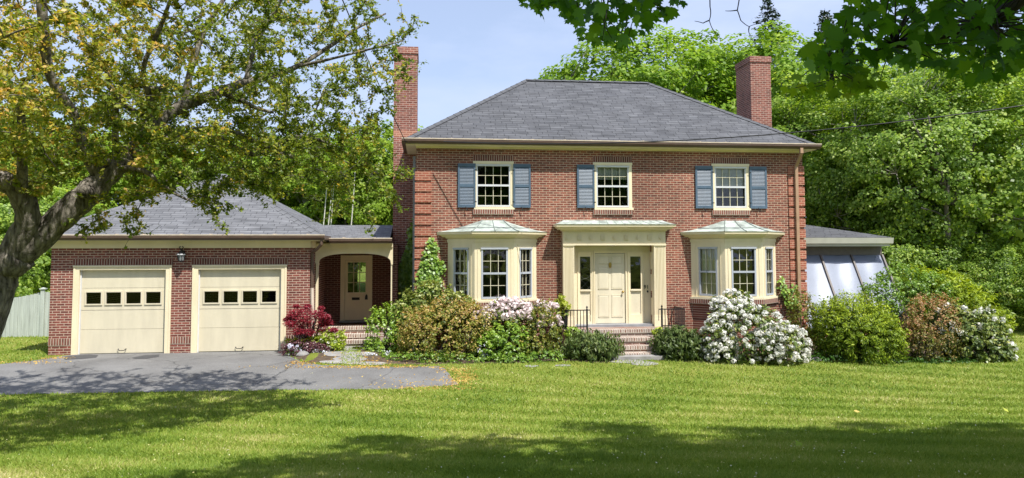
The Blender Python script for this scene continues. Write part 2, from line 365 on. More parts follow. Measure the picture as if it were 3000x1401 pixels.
MAT['birch'] = paint('birch', (.62, .60, .55), .7, .35, 3, .2, 10, streak=(1, 1, 3))
MAT['fencewood'] = paint('fencewood', (.44, .48, .435), .8, .22, 3, .25, 20, streak=(6, 6, .5))
MAT['flagstone'] = paint('flagstone', (.29, .28, .27), .8, .3, 3, .4, 12)
MAT['mulch'] = paint('mulch', (.10, .07, .045), .95, .5, 12, .8, 40)

# ================================================================ GROUND
def ground_mat():
    m, nt, b = nmat('lawn_soil'); L = nt.links
    g = N(nt, 'ShaderNodeNewGeometry')
    n1 = N(nt, 'ShaderNodeTexNoise', Scale=.6, Detail=6.0); L.new(g.outputs['Position'], n1.inputs['Vector'])
    r = N(nt, 'ShaderNodeValToRGB'); e = r.color_ramp.elements
    e[0].position = .3; e[0].color = (.11, .16, .022, 1); e[1].position = .72; e[1].color = (.24, .25, .055, 1)
    L.new(n1.outputs['Fac'], r.inputs['Fac'])
    n2 = N(nt, 'ShaderNodeTexNoise', Scale=35.0, Detail=5.0); L.new(g.outputs['Position'], n2.inputs['Vector'])
    mu = N(nt, 'ShaderNodeMixRGB', blend_type='MULTIPLY'); mu.inputs['Fac'].default_value = .8
    r2 = N(nt, 'ShaderNodeMapRange'); r2.inputs['From Min'].default_value = .3; r2.inputs['From Max'].default_value = .7; r2.inputs['To Min'].default_value = .55; r2.inputs['To Max'].default_value = 1.3
    L.new(n2.outputs['Fac'], r2.inputs['Value']); L.new(r.outputs['Color'], mu.inputs['Color1']); L.new(r2.outputs['Result'], mu.inputs['Color2'])
    L.new(mu.outputs['Color'], b.inputs['Base Color']); b.inputs['Roughness'].default_value = 1; b.inputs['Specular IOR Level'].default_value = .05
    bp = N(nt, 'ShaderNodeBump', Strength=.8, Distance=.03); L.new(n2.outputs['Fac'], bp.inputs['Height']); L.new(bp.outputs['Normal'], b.inputs['Normal'])
    return m
xs = np.concatenate([[-900, -500, -250, -120, -60, -40], np.arange(-30, 30.1, .5), [40, 60, 120, 250, 500, 900]])
ys = np.concatenate([[-200, -80, -40, -20], np.arange(-12, 40.1, .5), [50, 70, 100, 160, 260, 420, 700, 1200]])
GX, GY = np.meshgrid(xs, ys); GZ = gz(GX, GY)
nx, ny = len(xs), len(ys)
vv = np.stack([GX.ravel(), GY.ravel(), GZ.ravel()], 1)
ff = [(j*nx+i, j*nx+i+1, (j+1)*nx+i+1, (j+1)*nx+i) for j in range(ny-1) for i in range(nx-1)]
me = bpy.data.meshes.new('lawn'); me.from_pydata([tuple(v) for v in vv], [], ff); me.polygons.foreach_set('use_smooth', [True]*len(ff))
me.materials.append(ground_mat()); lawn = bpy.data.objects.new('lawn', me); COL.objects.link(lawn); tag(lawn, kind='structure')

def sheet(name, poly_xy, lift, mat, kind='structure', cell=.45):
    """a sheet following the ground inside a polygon, triangulated on a clipped grid"""
    import bmesh
    bm = bmesh.new()
    vs = [bm.verts.new((p[0], p[1], 0)) for p in poly_xy]; bm.faces.new(vs)
    P = np.array(poly_xy)
    for ax in (0, 1):
        lo, hi = P[:, ax].min(), P[:, ax].max(); k = lo+cell
        while k < hi:
            co = [0, 0, 0]; no = [0, 0, 0]; co[ax] = k; no[ax] = 1
            bmesh.ops.bisect_plane(bm, geom=bm.verts[:]+bm.edges[:]+bm.faces[:], plane_co=co, plane_no=no); k += cell
    for v in bm.verts: v.co.z = float(gz(v.co.x, v.co.y))+lift
    bmesh.ops.recalc_face_normals(bm, faces=bm.faces[:])
    if sum(f.normal.z for f in bm.faces) < 0: bmesh.ops.reverse_faces(bm, faces=bm.faces[:])
    me = bpy.data.meshes.new(name); bm.to_mesh(me); bm.free(); me.materials.append(mat)
    o = bpy.data.objects.new(name, me); COL.objects.link(o); o['kind'] = kind
    return o
def asphalt_mat():
    m, nt, b = nmat('asphalt'); L = nt.links
    g = N(nt, 'ShaderNodeNewGeometry')
    n1 = N(nt, 'ShaderNodeTexNoise', Scale=.9, Detail=8.0, Roughness=.65); L.new(g.outputs['Position'], n1.inputs['Vector'])
    r = N(nt, 'ShaderNodeValToRGB'); e = r.color_ramp.elements; e[0].position = .3; e[0].color = (.128, .126, .124, 1); e[1].position = .7; e[1].color = (.20, .198, .194, 1)
    L.new(n1.outputs['Fac'], r.inputs['Fac'])
    n2 = N(nt, 'ShaderNodeTexNoise', Scale=90.0, Detail=3.0); L.new(g.outputs['Position'], n2.inputs['Vector'])
    r2 = N(nt, 'ShaderNodeMapRange'); r2.inputs['From Min'].default_value = .3; r2.inputs['From Max'].default_value = .7; r2.inputs['To Min'].default_value = .6; r2.inputs['To Max'].default_value = 1.35
    L.new(n2.outputs['Fac'], r2.inputs['Value'])
    mu = N(nt, 'ShaderNodeMixRGB', blend_type='MULTIPLY'); mu.inputs['Fac'].default_value = 1; L.new(r.outputs['Color'], mu.inputs['Color1']); L.new(r2.outputs['Result'], mu.inputs['Color2'])
    # hairline cracks
    v = N(nt, 'ShaderNodeTexVoronoi', feature='DISTANCE_TO_EDGE', Scale=.42); wn = N(nt, 'ShaderNodeTexNoise', Scale=2.5, Detail=4.0)
    L.new(g.outputs['Position'], wn.inputs['Vector']); wm = N(nt, 'ShaderNodeMixRGB', blend_type='LINEAR_LIGHT'); wm.inputs['Fac'].default_value = .25
    L.new(g.outputs['Position'], wm.inputs['Color1']); L.new(wn.outputs['Color'], wm.inputs['Color2']); L.new(wm.outputs['Color'], v.inputs['Vector'])
    cr_ = N(nt, 'ShaderNodeMapRange'); cr_.inputs['From Min'].default_value = .0; cr_.inputs['From Max'].default_value = .012; cr_.inputs['To Min'].default_value = .55; cr_.inputs['To Max'].default_value = 1
    L.new(v.outputs['Distance'], cr_.inputs['Value'])
    m3 = N(nt, 'ShaderNodeMixRGB', blend_type='MULTIPLY'); m3.inputs['Fac'].default_value = 1; L.new(mu.outputs['Color'], m3.inputs['Color1']); L.new(cr_.outputs['Result'], m3.inputs['Color2'])
    L.new(m3.outputs['Color'], b.inputs['Base Color']); b.inputs['Roughness'].default_value = .9; b.inputs['Specular IOR Level'].default_value = .2
    bp = N(nt, 'ShaderNodeBump', Strength=.5, Distance=.006); L.new(n2.outputs['Fac'], bp.inputs['Height']); L.new(bp.outputs['Normal'], b.inputs['Normal'])
    return m
def gp(px, py):
    p = onground(px, py); return (float(p[0]), float(p[1]))
drive_px = [(-500, 1172), (-500, 1098), (0, 1068), (100, 1057), (170, 1046), (225, 1041), (420, 1039), (640, 1036), (838, 1033), (852, 1047), (880, 1062), (945, 1072), (1100, 1076), (1285, 1073), (1305, 1082), (1342, 1128), (1250, 1136), (1150, 1141), (960, 1144), (840, 1143), (0, 1157)]
DRIVE = [gp(*p) for p in drive_px]
for i in (6, 7, 8): DRIVE[i] = (DRIVE[i][0], 21.62)
DRIVE[5] = (DRIVE[5][0], 21.62)
_d = []
for i in range(len(DRIVE)):
    p, q = np.array(DRIVE[i]), np.array(DRIVE[(i+1) % len(DRIVE)]); L_ = np.linalg.norm(q-p); n_ = max(1, int(L_/.22)) if not (5 <= i <= 7) and L_ < 30 else 1
    for k in range(n_):
        c_ = p+(q-p)*k/n_; _d.append(tuple(c_+(rng.normal(size=2)*.022 if k else 0)))
DRIVE = _d
drive = sheet('driveway', DRIVE, .006, asphalt_mat())
patch = paint('asphalt_patch', (.065, .065, .068), .9, .25, 8, .5, 80)
for pp in ([(182, 1047), (212, 1043), (262, 1040), (288, 1042), (282, 1049), (240, 1053), (190, 1055)], [(385, 1050), (425, 1042), (468, 1040), (465, 1047), (430, 1052), (398, 1053)]):
    sheet('asphalt_patch', [gp(*p) for p in pp], .010, patch)
# planting beds
BEDS = []
for bp_ in ([(846, 1034), (862, 1049), (905, 1062), (960, 1062), (1000, 1058), (985, 1020), (950, 1012), (850, 1016)],
            [(1075, 1015), (1068, 1055), (1100, 1066), (1300, 1067), (1500, 1064), (1640, 1058), (1800, 1060), (1815, 1015), (1500, 1000), (1250, 990)],
            [(1900, 1015), (1905, 1054), (2050, 1054), (2300, 1058), (2500, 1057), (2750, 1057), (2905, 1054), (2925, 1030), (2700, 1008), (2300, 1000)]):
    P = smooth_poly([gp(*p) for p in bp_], 4); BEDS.append(P)
    sheet('planting_bed', [tuple(p) for p in P], .005, MAT['mulch'])
# flagstones of the side path and by the front steps
MB_ = None
stones = [(1020, 1022, 52, 7), (1062, 1021, 30, 6), (1002, 1038, 55, 9), (1025, 1053, 52, 8), (975, 1062, 42, 5), (1090, 1066, 45, 5), (1030, 1064, 40, 5), (1068, 1038, 34, 6), (1890, 1067, 40, 6), (1845, 1061, 60, 5), (1650, 1072, 26, 3), (1560, 1074, 22, 3)]
for k, (px, py, hw, hh) in enumerate(stones):
    n = 9; pts = []
    for i in range(n):
        th = 2*math.pi*i/n+.3*random.random(); rr = 1+.18*(random.random()-.5)
        pts.append(gp(px+hw*rr*math.cos(th), py+hh*rr*math.sin(th)))
    o = sheet('flagstone', pts, .012, MAT['flagstone']); o['kind'] = 'structure'

# ================================================================ BRICK HOUSE
YF = 21.5
XL, XR = AX(1219, YF, 600), AX(2355, YF, 650)
YB = YF+7.4
ZE = AZ(428, YF-.30, 1790)           # soffit level
TF = frame((0, YF, 0), (1, 0, 0), (0, 1, 0))
house = thing('brick_house', ((XL+XR)/2, (YF+YB)/2, 0), 'two-storey red brick house with a dark hipped roof, blue shutters and two tall chimneys', 'house')
ZW0, ZW1 = AZ(607, YF, 1446), AZ(473, YF, 1446)       # upper window casing bottom and top
UW = (AX(1504, YF, 540)-AX(1387, YF, 540))            # casing width
UC = [AX(1445.5, YF, 540), AX(1795, YF, 540), AX(2140, YF, 540)]
ZSH0, ZSH1 = AZ(608.5, YF, 1446), AZ(480.5, YF, 1446)
upper_ops = [(c-UW/2, c+UW/2, ZW0, ZW1) for c in UC]
# bays
BAYS = [dict(x0=AX(1312, YF), x1=AX(1571, YF)), dict(x0=AX(2024, YF), x1=AX(2271.5, YF))]
BP = .72
ZB0, ZBW0, ZBW1, ZB1 = AZ(886, YF-BP, 1450), AZ(877, YF-BP, 1450), AZ(727, YF-BP, 1450), AZ(677, YF-BP-.25, 1450)
bay_ops = [(b['x0']+.1, b['x1']-.1, ZB0+.1, ZBW1+.1) for b in BAYS]
# entrance
EX0, EX1 = AX(1651, YF-.25, 830), AX(1952, YF-.25, 830)       # outer edges of the pilasters
OX0, OX1 = AX(1683, YF-.25, 800), AX(1917, YF-.25, 800)       # recess opening
YD = YF+.15                                                   # plane of the front door
ZT = AZ(948, YD, 1790)                                        # threshold
ZOT = AZ(716, YF-.25, 1790)
door_op = [(OX0, OX1, ZT-.02, ZOT)]
w = MB()
wall_grid(w, TF, XL, XR, 0.0, ZE, upper_ops+bay_ops+door_op, .14)
w.box(XL, XL+.25, YF+.14, YB, 0, ZE); w.box(XR-.25, XR, YF+.14, YB, 0, ZE); w.box(XL+.25, XR-.25, YB-.25, YB, 0, ZE)
w.build('wall', MAT['brick'], house)
fl = MB(); ZF2 = ZW0-.75
fl.box(XL+.26, XR-.26, YF+.15, YB-.26, ZF2-.25, ZF2); fl.box(XL+.26, XR-.26, YF+.6, YB-.26, ZT-.2, ZT-.02)
fl.box(XL+.26, XR-.26, YF+2.6, YF+2.75, ZT, ZF2-.25); fl.box(XL+.26, XR-.26, YF+2.6, YF+2.75, ZF2, ZE-.05)
for k in (.34, .63): fl.box(XL+(XR-XL)*k, XL+(XR-XL)*k+.12, YF+.7, YF+2.6, ZT, ZF2-.25)
fl.build('inner_floor', MAT['floorwood'], house)

def lintel(T, u0, u1, z0, z1, parent, name='lintel', proud=.012, mat='soldier', depth=.1):
    m = MB(); m.lbox(T, u0, u1, -proud, depth if False else .0, z0, z1)
    # the front face carries the uv in metres
    return m.build(name, MAT[mat], parent)
ZL = AZ(455, YF, 1446); ZSB0 = AZ(628, YF, 1446)
for c in UC:
    lintel(TF, c-UW/2-.005, c+UW/2+.005, ZW1+.002, ZL, house)
    lintel(TF, c-UW/2-.01, c+UW/2+.01, ZSB0, ZW0-.07, house, 'brick_sill', .05, 'rowlock')

def sash_window(T, u0, u1, z0, z1, cols, rows, parent, house_parent, nin=.02, fw=.042, mats=('white', 'mutin'), meet=None, shade=None, curtain=None, casing=None, name='window', glass='glass', rail=.055):
    """double-hung sash: outer storm frame + meeting rail (frame), glazing bars (muntins), one pane sheet"""
    fr = MB()
    fr.lbox(T, u0, u0+fw, nin, nin+.05, z0, z1); fr.lbox(T, u1-fw, u1, nin, nin+.05, z0, z1)
    fr.lbox(T, u0+fw, u1-fw, nin, nin+.05, z0, z0+fw*1.15); fr.lbox(T, u0+fw, u1-fw, nin, nin+.05, z1-fw, z1)
    fr.lbox(T, u0-.012, u1+.012, nin-.022, nin, z1-fw*.75, z1+.012)
    zm = (z0+z1)/2 if meet is None else meet
    fr.lbox(T, u0+fw, u1-fw, nin-.004, nin+.05, zm-rail/2, zm+rail/2)
    f = fr.build('sash_frame', MAT[mats[0]], parent)
    mu = MB(); iw = u1-u0-2*fw; b = .015
    for (za, zb) in ((z0+fw*1.15, zm-rail/2), (zm+rail/2, z1-fw)):
        for k in range(1, cols):
            u = u0+fw+iw*k/cols; mu.lbox(T, u-b/2, u+b/2, nin+.052, nin+.078, za, zb)
        for k in range(1, rows):
            z = za+(zb-za)*k/rows; mu.lbox(T, u0+fw, u1-fw, nin+.053, nin+.077, z-b/2, z+b/2)
    mu.build('glazing_bar', MAT[mats[1]], parent)
    g = MB(); g.lbox(T, u0+fw, u1-fw, nin+.080, nin+.086, z0+fw, z1-fw); g.build('pane', MAT[glass], parent)
    if shade:
        s = MB(); s.lbox(T, u0+.02, u1-.02, nin+.13, nin+.14, shade, z1); s.build('roller_shade', MAT['shade'], parent)
    for (a, c_) in (curtain or []):
        s = MB(); n = 26
        for k in range(n):
            t0, t1 = k/n, (k+1)/n
            ya, yb = .15+.03*math.sin(t0*22+a*9), .15+.03*math.sin(t1*22+a*9)
            s.quad(T(a+(c_-a)*t0, nin+ya, z0-.05), T(a+(c_-a)*t1, nin+yb, z0-.05), T(a+(c_-a)*t1, nin+yb, z1), T(a+(c_-a)*t0, nin+ya, z1))
        s.build('curtain', MAT['curtain'], parent, smooth=True)
    return f

# upper windows: the casing mesh is the window, its sash, bars, pane and shade its sub-parts
for k, c in enumerate(UC):
    m = MB(); a, b = c-UW/2, c+UW/2
    m.lbox(TF, a, a+.09, -.012, .11, ZW0, ZW1-.09); m.lbox(TF, b-.09, b, -.012, .11, ZW0, ZW1-.09)
    m.lbox(TF, a-.012, b+.012, -.030, .11, ZW1-.07, ZW1); m.lbox(TF, a+.0, b, -.014, .11, ZW1-.09, ZW1-.07)
    m.lbox(TF, a+.02, b+.03, -.05, .11, ZW0-.07, ZW0-.002)
    win = m.build('window', MAT['cream'], house, label=['upper window with clear glass and a shutter on each side', 'upper window over the front door with a shade drawn halfway', 'upper window with its white shade drawn to the middle rail'][k])
    z0, z1 = ZW0+.01, ZW1-.10; zm = (z0+z1)/2
    shade = [None, zm+(z1-zm)*.36, zm+.02][k]
    sash_window(TF, a+.085, b-.085, z0, z1, 4, 2, win, house, nin=-.005, shade=shade, meet=zm+.01)

def shutter(x0, x1, z0, z1, tie=True):
    m = MB(); y0, y1 = YF-.055, YF-.014; st = .055
    m.box(x0, x0+st, y0, y1, z0, z1); m.box(x1-st, x1, y0, y1, z0, z1)
    mid = z0+(z1-z0)*.50
    for a, b in ((z0, z0+.085), (mid-.045, mid+.045), (z1-.095, z1)): m.box(x0+st, x1-st, y0+.001, y1-.001, a, b)
    for a, b in ((z0+.085, mid-.045), (mid+.045, z1-.095)):
        n = 12
        for k in range(n):
            zc = a+(b-a)*(k+.5)/n; h = (b-a)/n*.62; t = .006+random.random()*.004
            m.hexa([(x0+st, y0+.006, zc-h), (x1-st, y0+.006, zc-h), (x1-st, y0+.014, zc-h), (x0+st, y0+.014, zc-h),
                    (x0+st, y0+.032, zc+h), (x1-st, y0+.032, zc+h), (x1-st, y0+.040, zc+h), (x0+st, y0+.040, zc+h)])
    s = m.build('shutter', MAT['bluegrey'], house)
    t = MB(); xt = (x0+x1)/2
    t.tube([(xt-.03, y0-.01, z0+.02), (xt-.01, y0-.03, z0-.03), (xt+.02, y0-.03, z0-.06), (xt, y0-.03, z0-.10)], .012, 5); t.build('shutter_dog', MAT['iron'], s)
    xh = x1 if x1 < min(UC, key=lambda c: abs(c-xt)) else x0
    for zz in (z0+.15, z1-.2):
        t = MB(); t.box(xh-.03, xh+.03, y0-.006, y0-.001, zz, zz+.03); t.build('hinge', MAT['iron'], s)
for a, b in ((1341.5, 1393.5), (1504, 1555), (1691, 1742), (2038, 2089), (2197.5, 2247)):
    shutter(AX(a, YF-.05, 545), AX(b, YF-.05, 545), ZSH0, ZSH1)

# quoins: raised bands of brick at the front corners
zq_l = [AZ(y, YF, 1240) for y in (503, 535, 567, 599.5, 632, 664.5, 697, 730, 763, 796, 829, 862, 895, 928, 961, 994)]
for k in range(len(zq_l)-1):
    m = MB(); m.box(XL-.035, AX(1264, YF, 600), YF-.035, YF+.30, zq_l[k+1]+.062, zq_l[k]-.0); m.build('quoin', MAT['brick_quoin'], house)
zq_r = [AZ(y, YF, 2330) for y in (487, 518, 548, 579, 610, 641, 672, 703, 734, 765, 796, 827, 858, 889, 920, 951, 982)]
for k in range(len(zq_r)-1):
    m = MB(); m.box(AX(2311, YF, 650), XR+.035, YF-.035, YF+.30, zq_r[k+1]+.062, zq_r[k]); m.build('quoin', MAT['brick_quoin'], house)

# roof: hipped
OV = .30
ex0, ex1, ey0, ey1 = XL-OV, XR+OV, YF-OV, YB+OV
ZR0 = ZE+.13
run = (ey1-ey0)/2; ZRG = AZ(238, (ey0+ey1)/2, 1700)
yr = (ey0+ey1)/2; rx0, rx1 = ex0+run, ex1-run
sl_ = math.hypot(run, ZRG-ZR0)
rf = MB()
A, B, C_, D_ = (ex0, ey0, ZR0), (ex1, ey0, ZR0), (ex1, ey1, ZR0), (ex0, ey1, ZR0); P1, P2 = (rx0, yr, ZRG), (rx1, yr, ZRG)
W_ = ex1-ex0; Dp = ey1-ey0
rf.quad(A, B, P2, P1, [(0, 0), (W_, 0), (W_-run, sl_), (run, sl_)])
rf.quad(C_, D_, P1, P2, [(0, 0), (W_, 0), (W_-run, sl_), (run, sl_)])
rf.tri(D_, A, P1, [(0, 0), (Dp, 0), (Dp/2, sl_)]); rf.tri(B, C_, P2, [(0, 0), (Dp, 0), (Dp/2, sl_)])
t_ = .05
for p, q in ((A, B), (B, C_), (C_, D_), (D_, A)): rf.quad((p[0], p[1], p[2]-t_), (q[0], q[1], q[2]-t_), q, p)
rf.quad((A[0], A[1], A[2]-t_), (D_[0], D_[1], D_[2]-t_), (C_[0], C_[1], C_[2]-t_), (B[0], B[1], B[2]-t_))
roof = rf.build('roof', MAT['shingle'], house)
def hip_caps(pairs, parent, mat, n_sz=.30, wdt=.14, th=.018):
    for p, q in pairs:
        m = MB()
        p = np.array(p); q = np.array(q); L_ = np.linalg.norm(q-p); n = max(1, int(L_/n_sz)); d = (q-p)/L_
        s = np.cross(d, (0, 0, 1)); s /= np.linalg.norm(s); s = s*wdt; up = np.array((0, 0, 1.0))
        for k in range(n):
            a = p+d*L_*k/n; b = p+d*L_*(k+1.08)/n; ha = th+.016; hb = th+.004; drop = .075*wdt/.14
            for sg in (1, -1):
                e1, e2 = a+s*sg-up*(drop-ha), b+s*sg-up*(drop-hb); c1, c2 = a+up*ha, b+up*hb
                m.quad(e1, e2, c2, c1, [(0, .15), (.3, .15), (.3, .0), (0, .0)]) if sg < 0 else m.quad(c1, c2, e2, e1, [(0, .15), (.3, .15), (.3, 0), (0, 0)])
                m.quad(e1, c1, c1-up*.02, e1-up*.02)
        m.build('ridge_cap', MAT[mat], parent)
hip_caps([(A, P1), (B, P2), (P1, P2)], roof, 'shingle')

# eaves: frieze, soffit, gutter with its lip and straps
def eaves(x0, x1, y0, y1, wx0, wx1, wy0, zs, parent, gut=.13, lipmat='gutter_lip', sides=(True, True), friezeh=.06, soffit='cream', backy=None, gm='brown'):
    m = MB(); by = backy if backy else y1
    m.box(x0, x1, y0, wy0+.0, zs-.03, zs); 
    m.box(x0, wx0, wy0, by, zs-.03, zs); m.box(wx1, x1, wy0, by, zs-.03, zs)
    m.build('soffit', MAT[soffit], parent)
    m = MB(); m.box(wx0-.01, wx1+.01, wy0-.02, wy0-.001, zs-.03-friezeh, zs-.031); m.build('frieze_board', MAT['cream'], parent)
    g = MB(); o = .11
    def prof(gx0, gx1, yy):
        pts = [(0, .0), (-.045, .0), (-.075, .045), (-.11, .07), (-.11, gut), (-.085, gut), (-.085, .08), (0, .08)]
        P = [(gx0, yy+a, zs-.01+b) for a, b in pts]; return P
    P = prof(x0-.11 if sides[0] else x0, 0, y0); g.prism(P, (0, 0, 0), (x1-x0+(.11 if sides[1] else 0)+(.11 if sides[0] else 0), 0, 0))
    if sides[0]: g.box(x0-.11, x0, y0, by, zs, zs+gut-.01)
    if sides[1]: g.box(x1, x1+.11, y0, by, zs, zs+gut-.01)
    gu = g.build('gutter', MAT[gm], parent)
    l = MB(); xa, xb = x0-(.115 if sides[0] else 0), x1+(.115 if sides[1] else 0)
    l.box(xa, xb, y0-.118, y0-.078, zs+gut-.012, zs+gut+.014)
    n = max(2, int((x1-x0)/.8))
    for k in range(n):
        xx = x0+(x1-x0)*(k+.5+.2*(random.random()-.5))/n
        l.box(xx-.012, xx+.012, y0-.085, y0+.03, zs+gut+.012, zs+gut+.03); l.box(xx-.05, xx+.05, y0-.03, y0+.0, zs+gut+.02, zs+gut+.032)
    l.build('gutter_lip', MAT[lipmat], gu)
    return gu
eaves(ex0, ex1, ey0, ey1, XL, XR, YF, ZE, house)
m = MB(); m.box(XL+.26, XR-.26, YF+.2, YB-.3, ZE-.02, ZE+.0); m.build('attic_floor', MAT['floorwood'], house)

# chimneys
def chimney(x0, x1, y0, y1, z0, z1):
    m = MB(); m.box(x0, x1, y0, y1, z0, z1-.22)
    m.box(x0-.025, x1+.025, y0-.025, y1+.025, z1-.22, z1)
    return m.build('chimney', MAT['brick_chimney'], house)
YC = 23.4
ch_ = chimney(AX(1152.7, YC, 400), XL-.004, YC, YC+1.2, 0, AZ(137, YC, 1186))
m = MB(); m.box(AX(1152.7, YC, 400)-.003, XL-.0045, YC-.003, YC+.6, AZ(401, YC, 1186), AZ(383, YC, 1186)); m.build('repointed_band', MAT['brick_band'], ch_)
YC2 = 25.0
chimney(XR+.004, AX(2258.5, YC2, 250), YC2, YC2+1.25, 0, AZ(165, YC2, 2227))
m = MB()
xw = AX(1208, YF+.45, 600)
m.build if False else None

# downspout on the right corner
def downspout(name, pts, r, mat, parent):
    m = MB(); m.tube(pts, r, 4); return m.build(name, mat, parent)
xd = AX(2338, YF-.08, 600)
m = MB(); zt_ = ZE-.02
m.box(xd-.045, xd+.045, YF-.40, YF-.31, zt_-.14, zt_+.03)
m.hexa([(xd-.045, YF-.40, zt_-.14), (xd+.045, YF-.40, zt_-.14), (xd+.045, YF-.31, zt_-.14), (xd-.045, YF-.31, zt_-.14)][::1]+[(xd-.045, YF-.40, zt_-.13), (xd+.045, YF-.40, zt_-.13), (xd+.045, YF-.31, zt_-.13), (xd-.045, YF-.31, zt_-.13)])
m.hexa([(xd-.075, YF-.11, zt_-.50), (xd+.015, YF-.11, zt_-.50), (xd+.015, YF-.03, zt_-.50), (xd-.075, YF-.03, zt_-.50), (xd-.045, YF-.40, zt_-.14), (xd+.045, YF-.40, zt_-.14), (xd+.045, YF-.31, zt_-.14), (xd-.045, YF-.31, zt_-.14)])
m.box(xd-.075, xd+.015, YF-.11, YF-.03, .3, zt_-.50)
m.build('downspout', MAT['brown_light'], house)
m = MB(); xl_ = XL-.06; m.box(xl_-.035, xl_+.035, YF+.25, YF+.33, 1.2, ZE-.3); m.build('downspout', MAT['slate_metal'], house)

# ---- bay windows
def bay(b, idx):
    x0, x1 = b['x0'], b['x1']; cw = 1.12; xc0 = (x0+x1)/2-cw/2; xc1 = xc0+cw
    pts = [(x0, YF), (xc0, YF-BP), (xc1, YF-BP), (x1, YF)]
    body = MB(); wins = []
    zf = ZB1-.20
    for k in range(3):
        p, q = np.array(pts[k]), np.array(pts[k+1]); U = q-p; L_ = np.linalg.norm(U); U = U/L_; n = np.array((-U[1], U[0]))
        if k == 1: m0, m1 = L_/2-.375, L_/2+.375
        else: m0, m1 = L_/2-.285, L_/2+.285
        T = frame((p[0], p[1], 0), (U[0], U[1], 0), (n[0], n[1], 0)); wins.append((T, m0, m1, L_))
        wall_grid(body, T, 0, L_, ZB0+.06, zf, [(m0, m1, ZBW0+.01, ZBW1)], .10)
        body.lbox(T, m0-.10, m1+.10, -.012, -.001, ZBW1+.085, ZBW1+.10)          # bead over the head
        body.lbox(T, m0-.10, m0-.085, -.012, -.001, ZB0+.1, ZBW1+.085); body.lbox(T, m1+.085, m1+.10, -.012, -.001, ZB0+.1, ZBW1+.085)
        body.lbox(T, -.02, L_+.02, -.05, .10, ZB0, ZB0+.058)                        # sill board
        body.lbox(T, -.03, L_+.03, -.018, -.002, zf-.10, zf-.02)
    bo = body.build('bay_window', MAT['cream'], house, label=['bay window with curtains behind ivy and azaleas', 'bay window with a half drawn shade behind white rhododendron'][idx])
    # cornice: stacked mitred mouldings
    cm = MB()
    def ring(off):
        P = []
        for i in range(4):
            if i == 0: P.append((x0-off*1.0, YF)); continue
            if i == 3: P.append((x1+off*1.0, YF)); continue
            s = -1 if i == 1 else 1
            P.append(((xc0 if i == 1 else xc1)+s*off*math.tan(R(22.5)), YF-BP-off))
        P[0] = (x0-off*math.sqrt(2), YF); P[3] = (x1+off*math.sqrt(2), YF)
        return P
    prof = [(.02, zf), (.045, zf+.012), (.05, zf+.045), (.115, zf+.05), (.135, zf+.075), (.175, zf+.10), (.178, zf+.115), (.215, zf+.118), (.225, zf+.19)]
    for (o0, za), (o1, zb) in zip(prof[:-1], prof[1:]):
        r0, r1 = ring(o0), ring(o1)
        for i in range(3):
            cm.quad((*r0[i], za), (*r0[i+1], za), (*r1[i+1], zb), (*r1[i], zb))
    r1 = ring(.225); cm.poly([(*p, zf+.19) for p in r1]); r0 = ring(.02); cm.poly([(*p, zf) for p in r0][::-1])
    cm.build('cornice', MAT['cream'], bo)
    # copper roof: concave sweep up to a short flat ridge against the wall
    ro = MB(); zr = zf+.192; top = AZ(646, YF-.05, 1450)
    xm0, xm1 = (x0+x1)/2-.30, (x0+x1)/2+.30
    base = ring(.24); tops = [(xm0-.03, YF-.01), (xm0, YF-.13), (xm1, YF-.13), (xm1+.03, YF-.01)]
    n = 7; rows = []
    for k in range(n+1):
        t = k/n; zz = zr+(top-zr)*(t**1.45*.85+.15*t)
        rows.append([(base[i][0]+(tops[i][0]-base[i][0])*t, base[i][1]+(tops[i][1]-base[i][1])*t, zz) for i in range(4)])
    for k in range(n):
        for i in range(3): ro.quad(rows[k][i], rows[k][i+1], rows[k+1][i+1], rows[k+1][i])
    ro.poly([rows[n][i] for i in range(4)])
    base2 = ring(.24); ro.poly([(*p, zr) for p in base2][::-1])
    cr_ = ro.build('copper_roof', MAT['copper'], bo)
    up_ = np.array((0, -.005, .010))
    seams = [[np.array(rows[k][i])+up_ for k in range(n+1)] for i in (1, 2)]
    seams.append([np.array(rows[k][1])*.5+np.array(rows[k][2])*.5+up_ for k in range(n+1)])
    seams.append([np.array(rows[3][i])+up_ for i in range(4)])
    for sp_ in seams:
        sm = MB(); sm.tube(sp_, .011, 5); sm.build('roof_seam', MAT['seam'], bo)
    for k, (T, m0, m1, L_) in enumerate(wins):
        cur = None; sh = None; w3 = (m1-m0)
        if idx == 0 and k == 0: cur = [(m0-.0, m0+w3*.62)]
        if idx == 0 and k == 2: cur = [(m0+w3*.28, m1+.02)]
        if idx == 1 and k == 0: cur = [(m0-.02, m1+.02)]; sh = (ZBW0+ZBW1)/2+.01
        if idx == 1 and k == 2: cur = [(m0+.05, m1)]
        sash_window(T, m0, m1, ZBW0+.01, ZBW1, 3, 2, bo, house, nin=-.012, fw=.048, curtain=cur, shade=sh, mats=('alu', 'mutin'))
    # brick base and rowlock under the sill
    bb = MB(); bb2 = MB()
    for k in range(3):
        p, q = np.array(pts[k]), np.array(pts[k+1]); U = q-p; L_ = np.linalg.norm(U); U = U/L_; n_ = np.array((-U[1], U[0]))
        T = frame((p[0], p[1], 0), (U[0], U[1], 0), (n_[0], n_[1], 0))
        bb.lbox(T, 0, L_, .02, .18, 0, ZB0-.14); bb2.lbox(T, -.03, L_+.03, -.055, .10, ZB0-.135, ZB0-.002)
    bb.build('brick_base', MAT['brick'], bo); bb2.build('rowlock_course', MAT['rowlock'], bo)
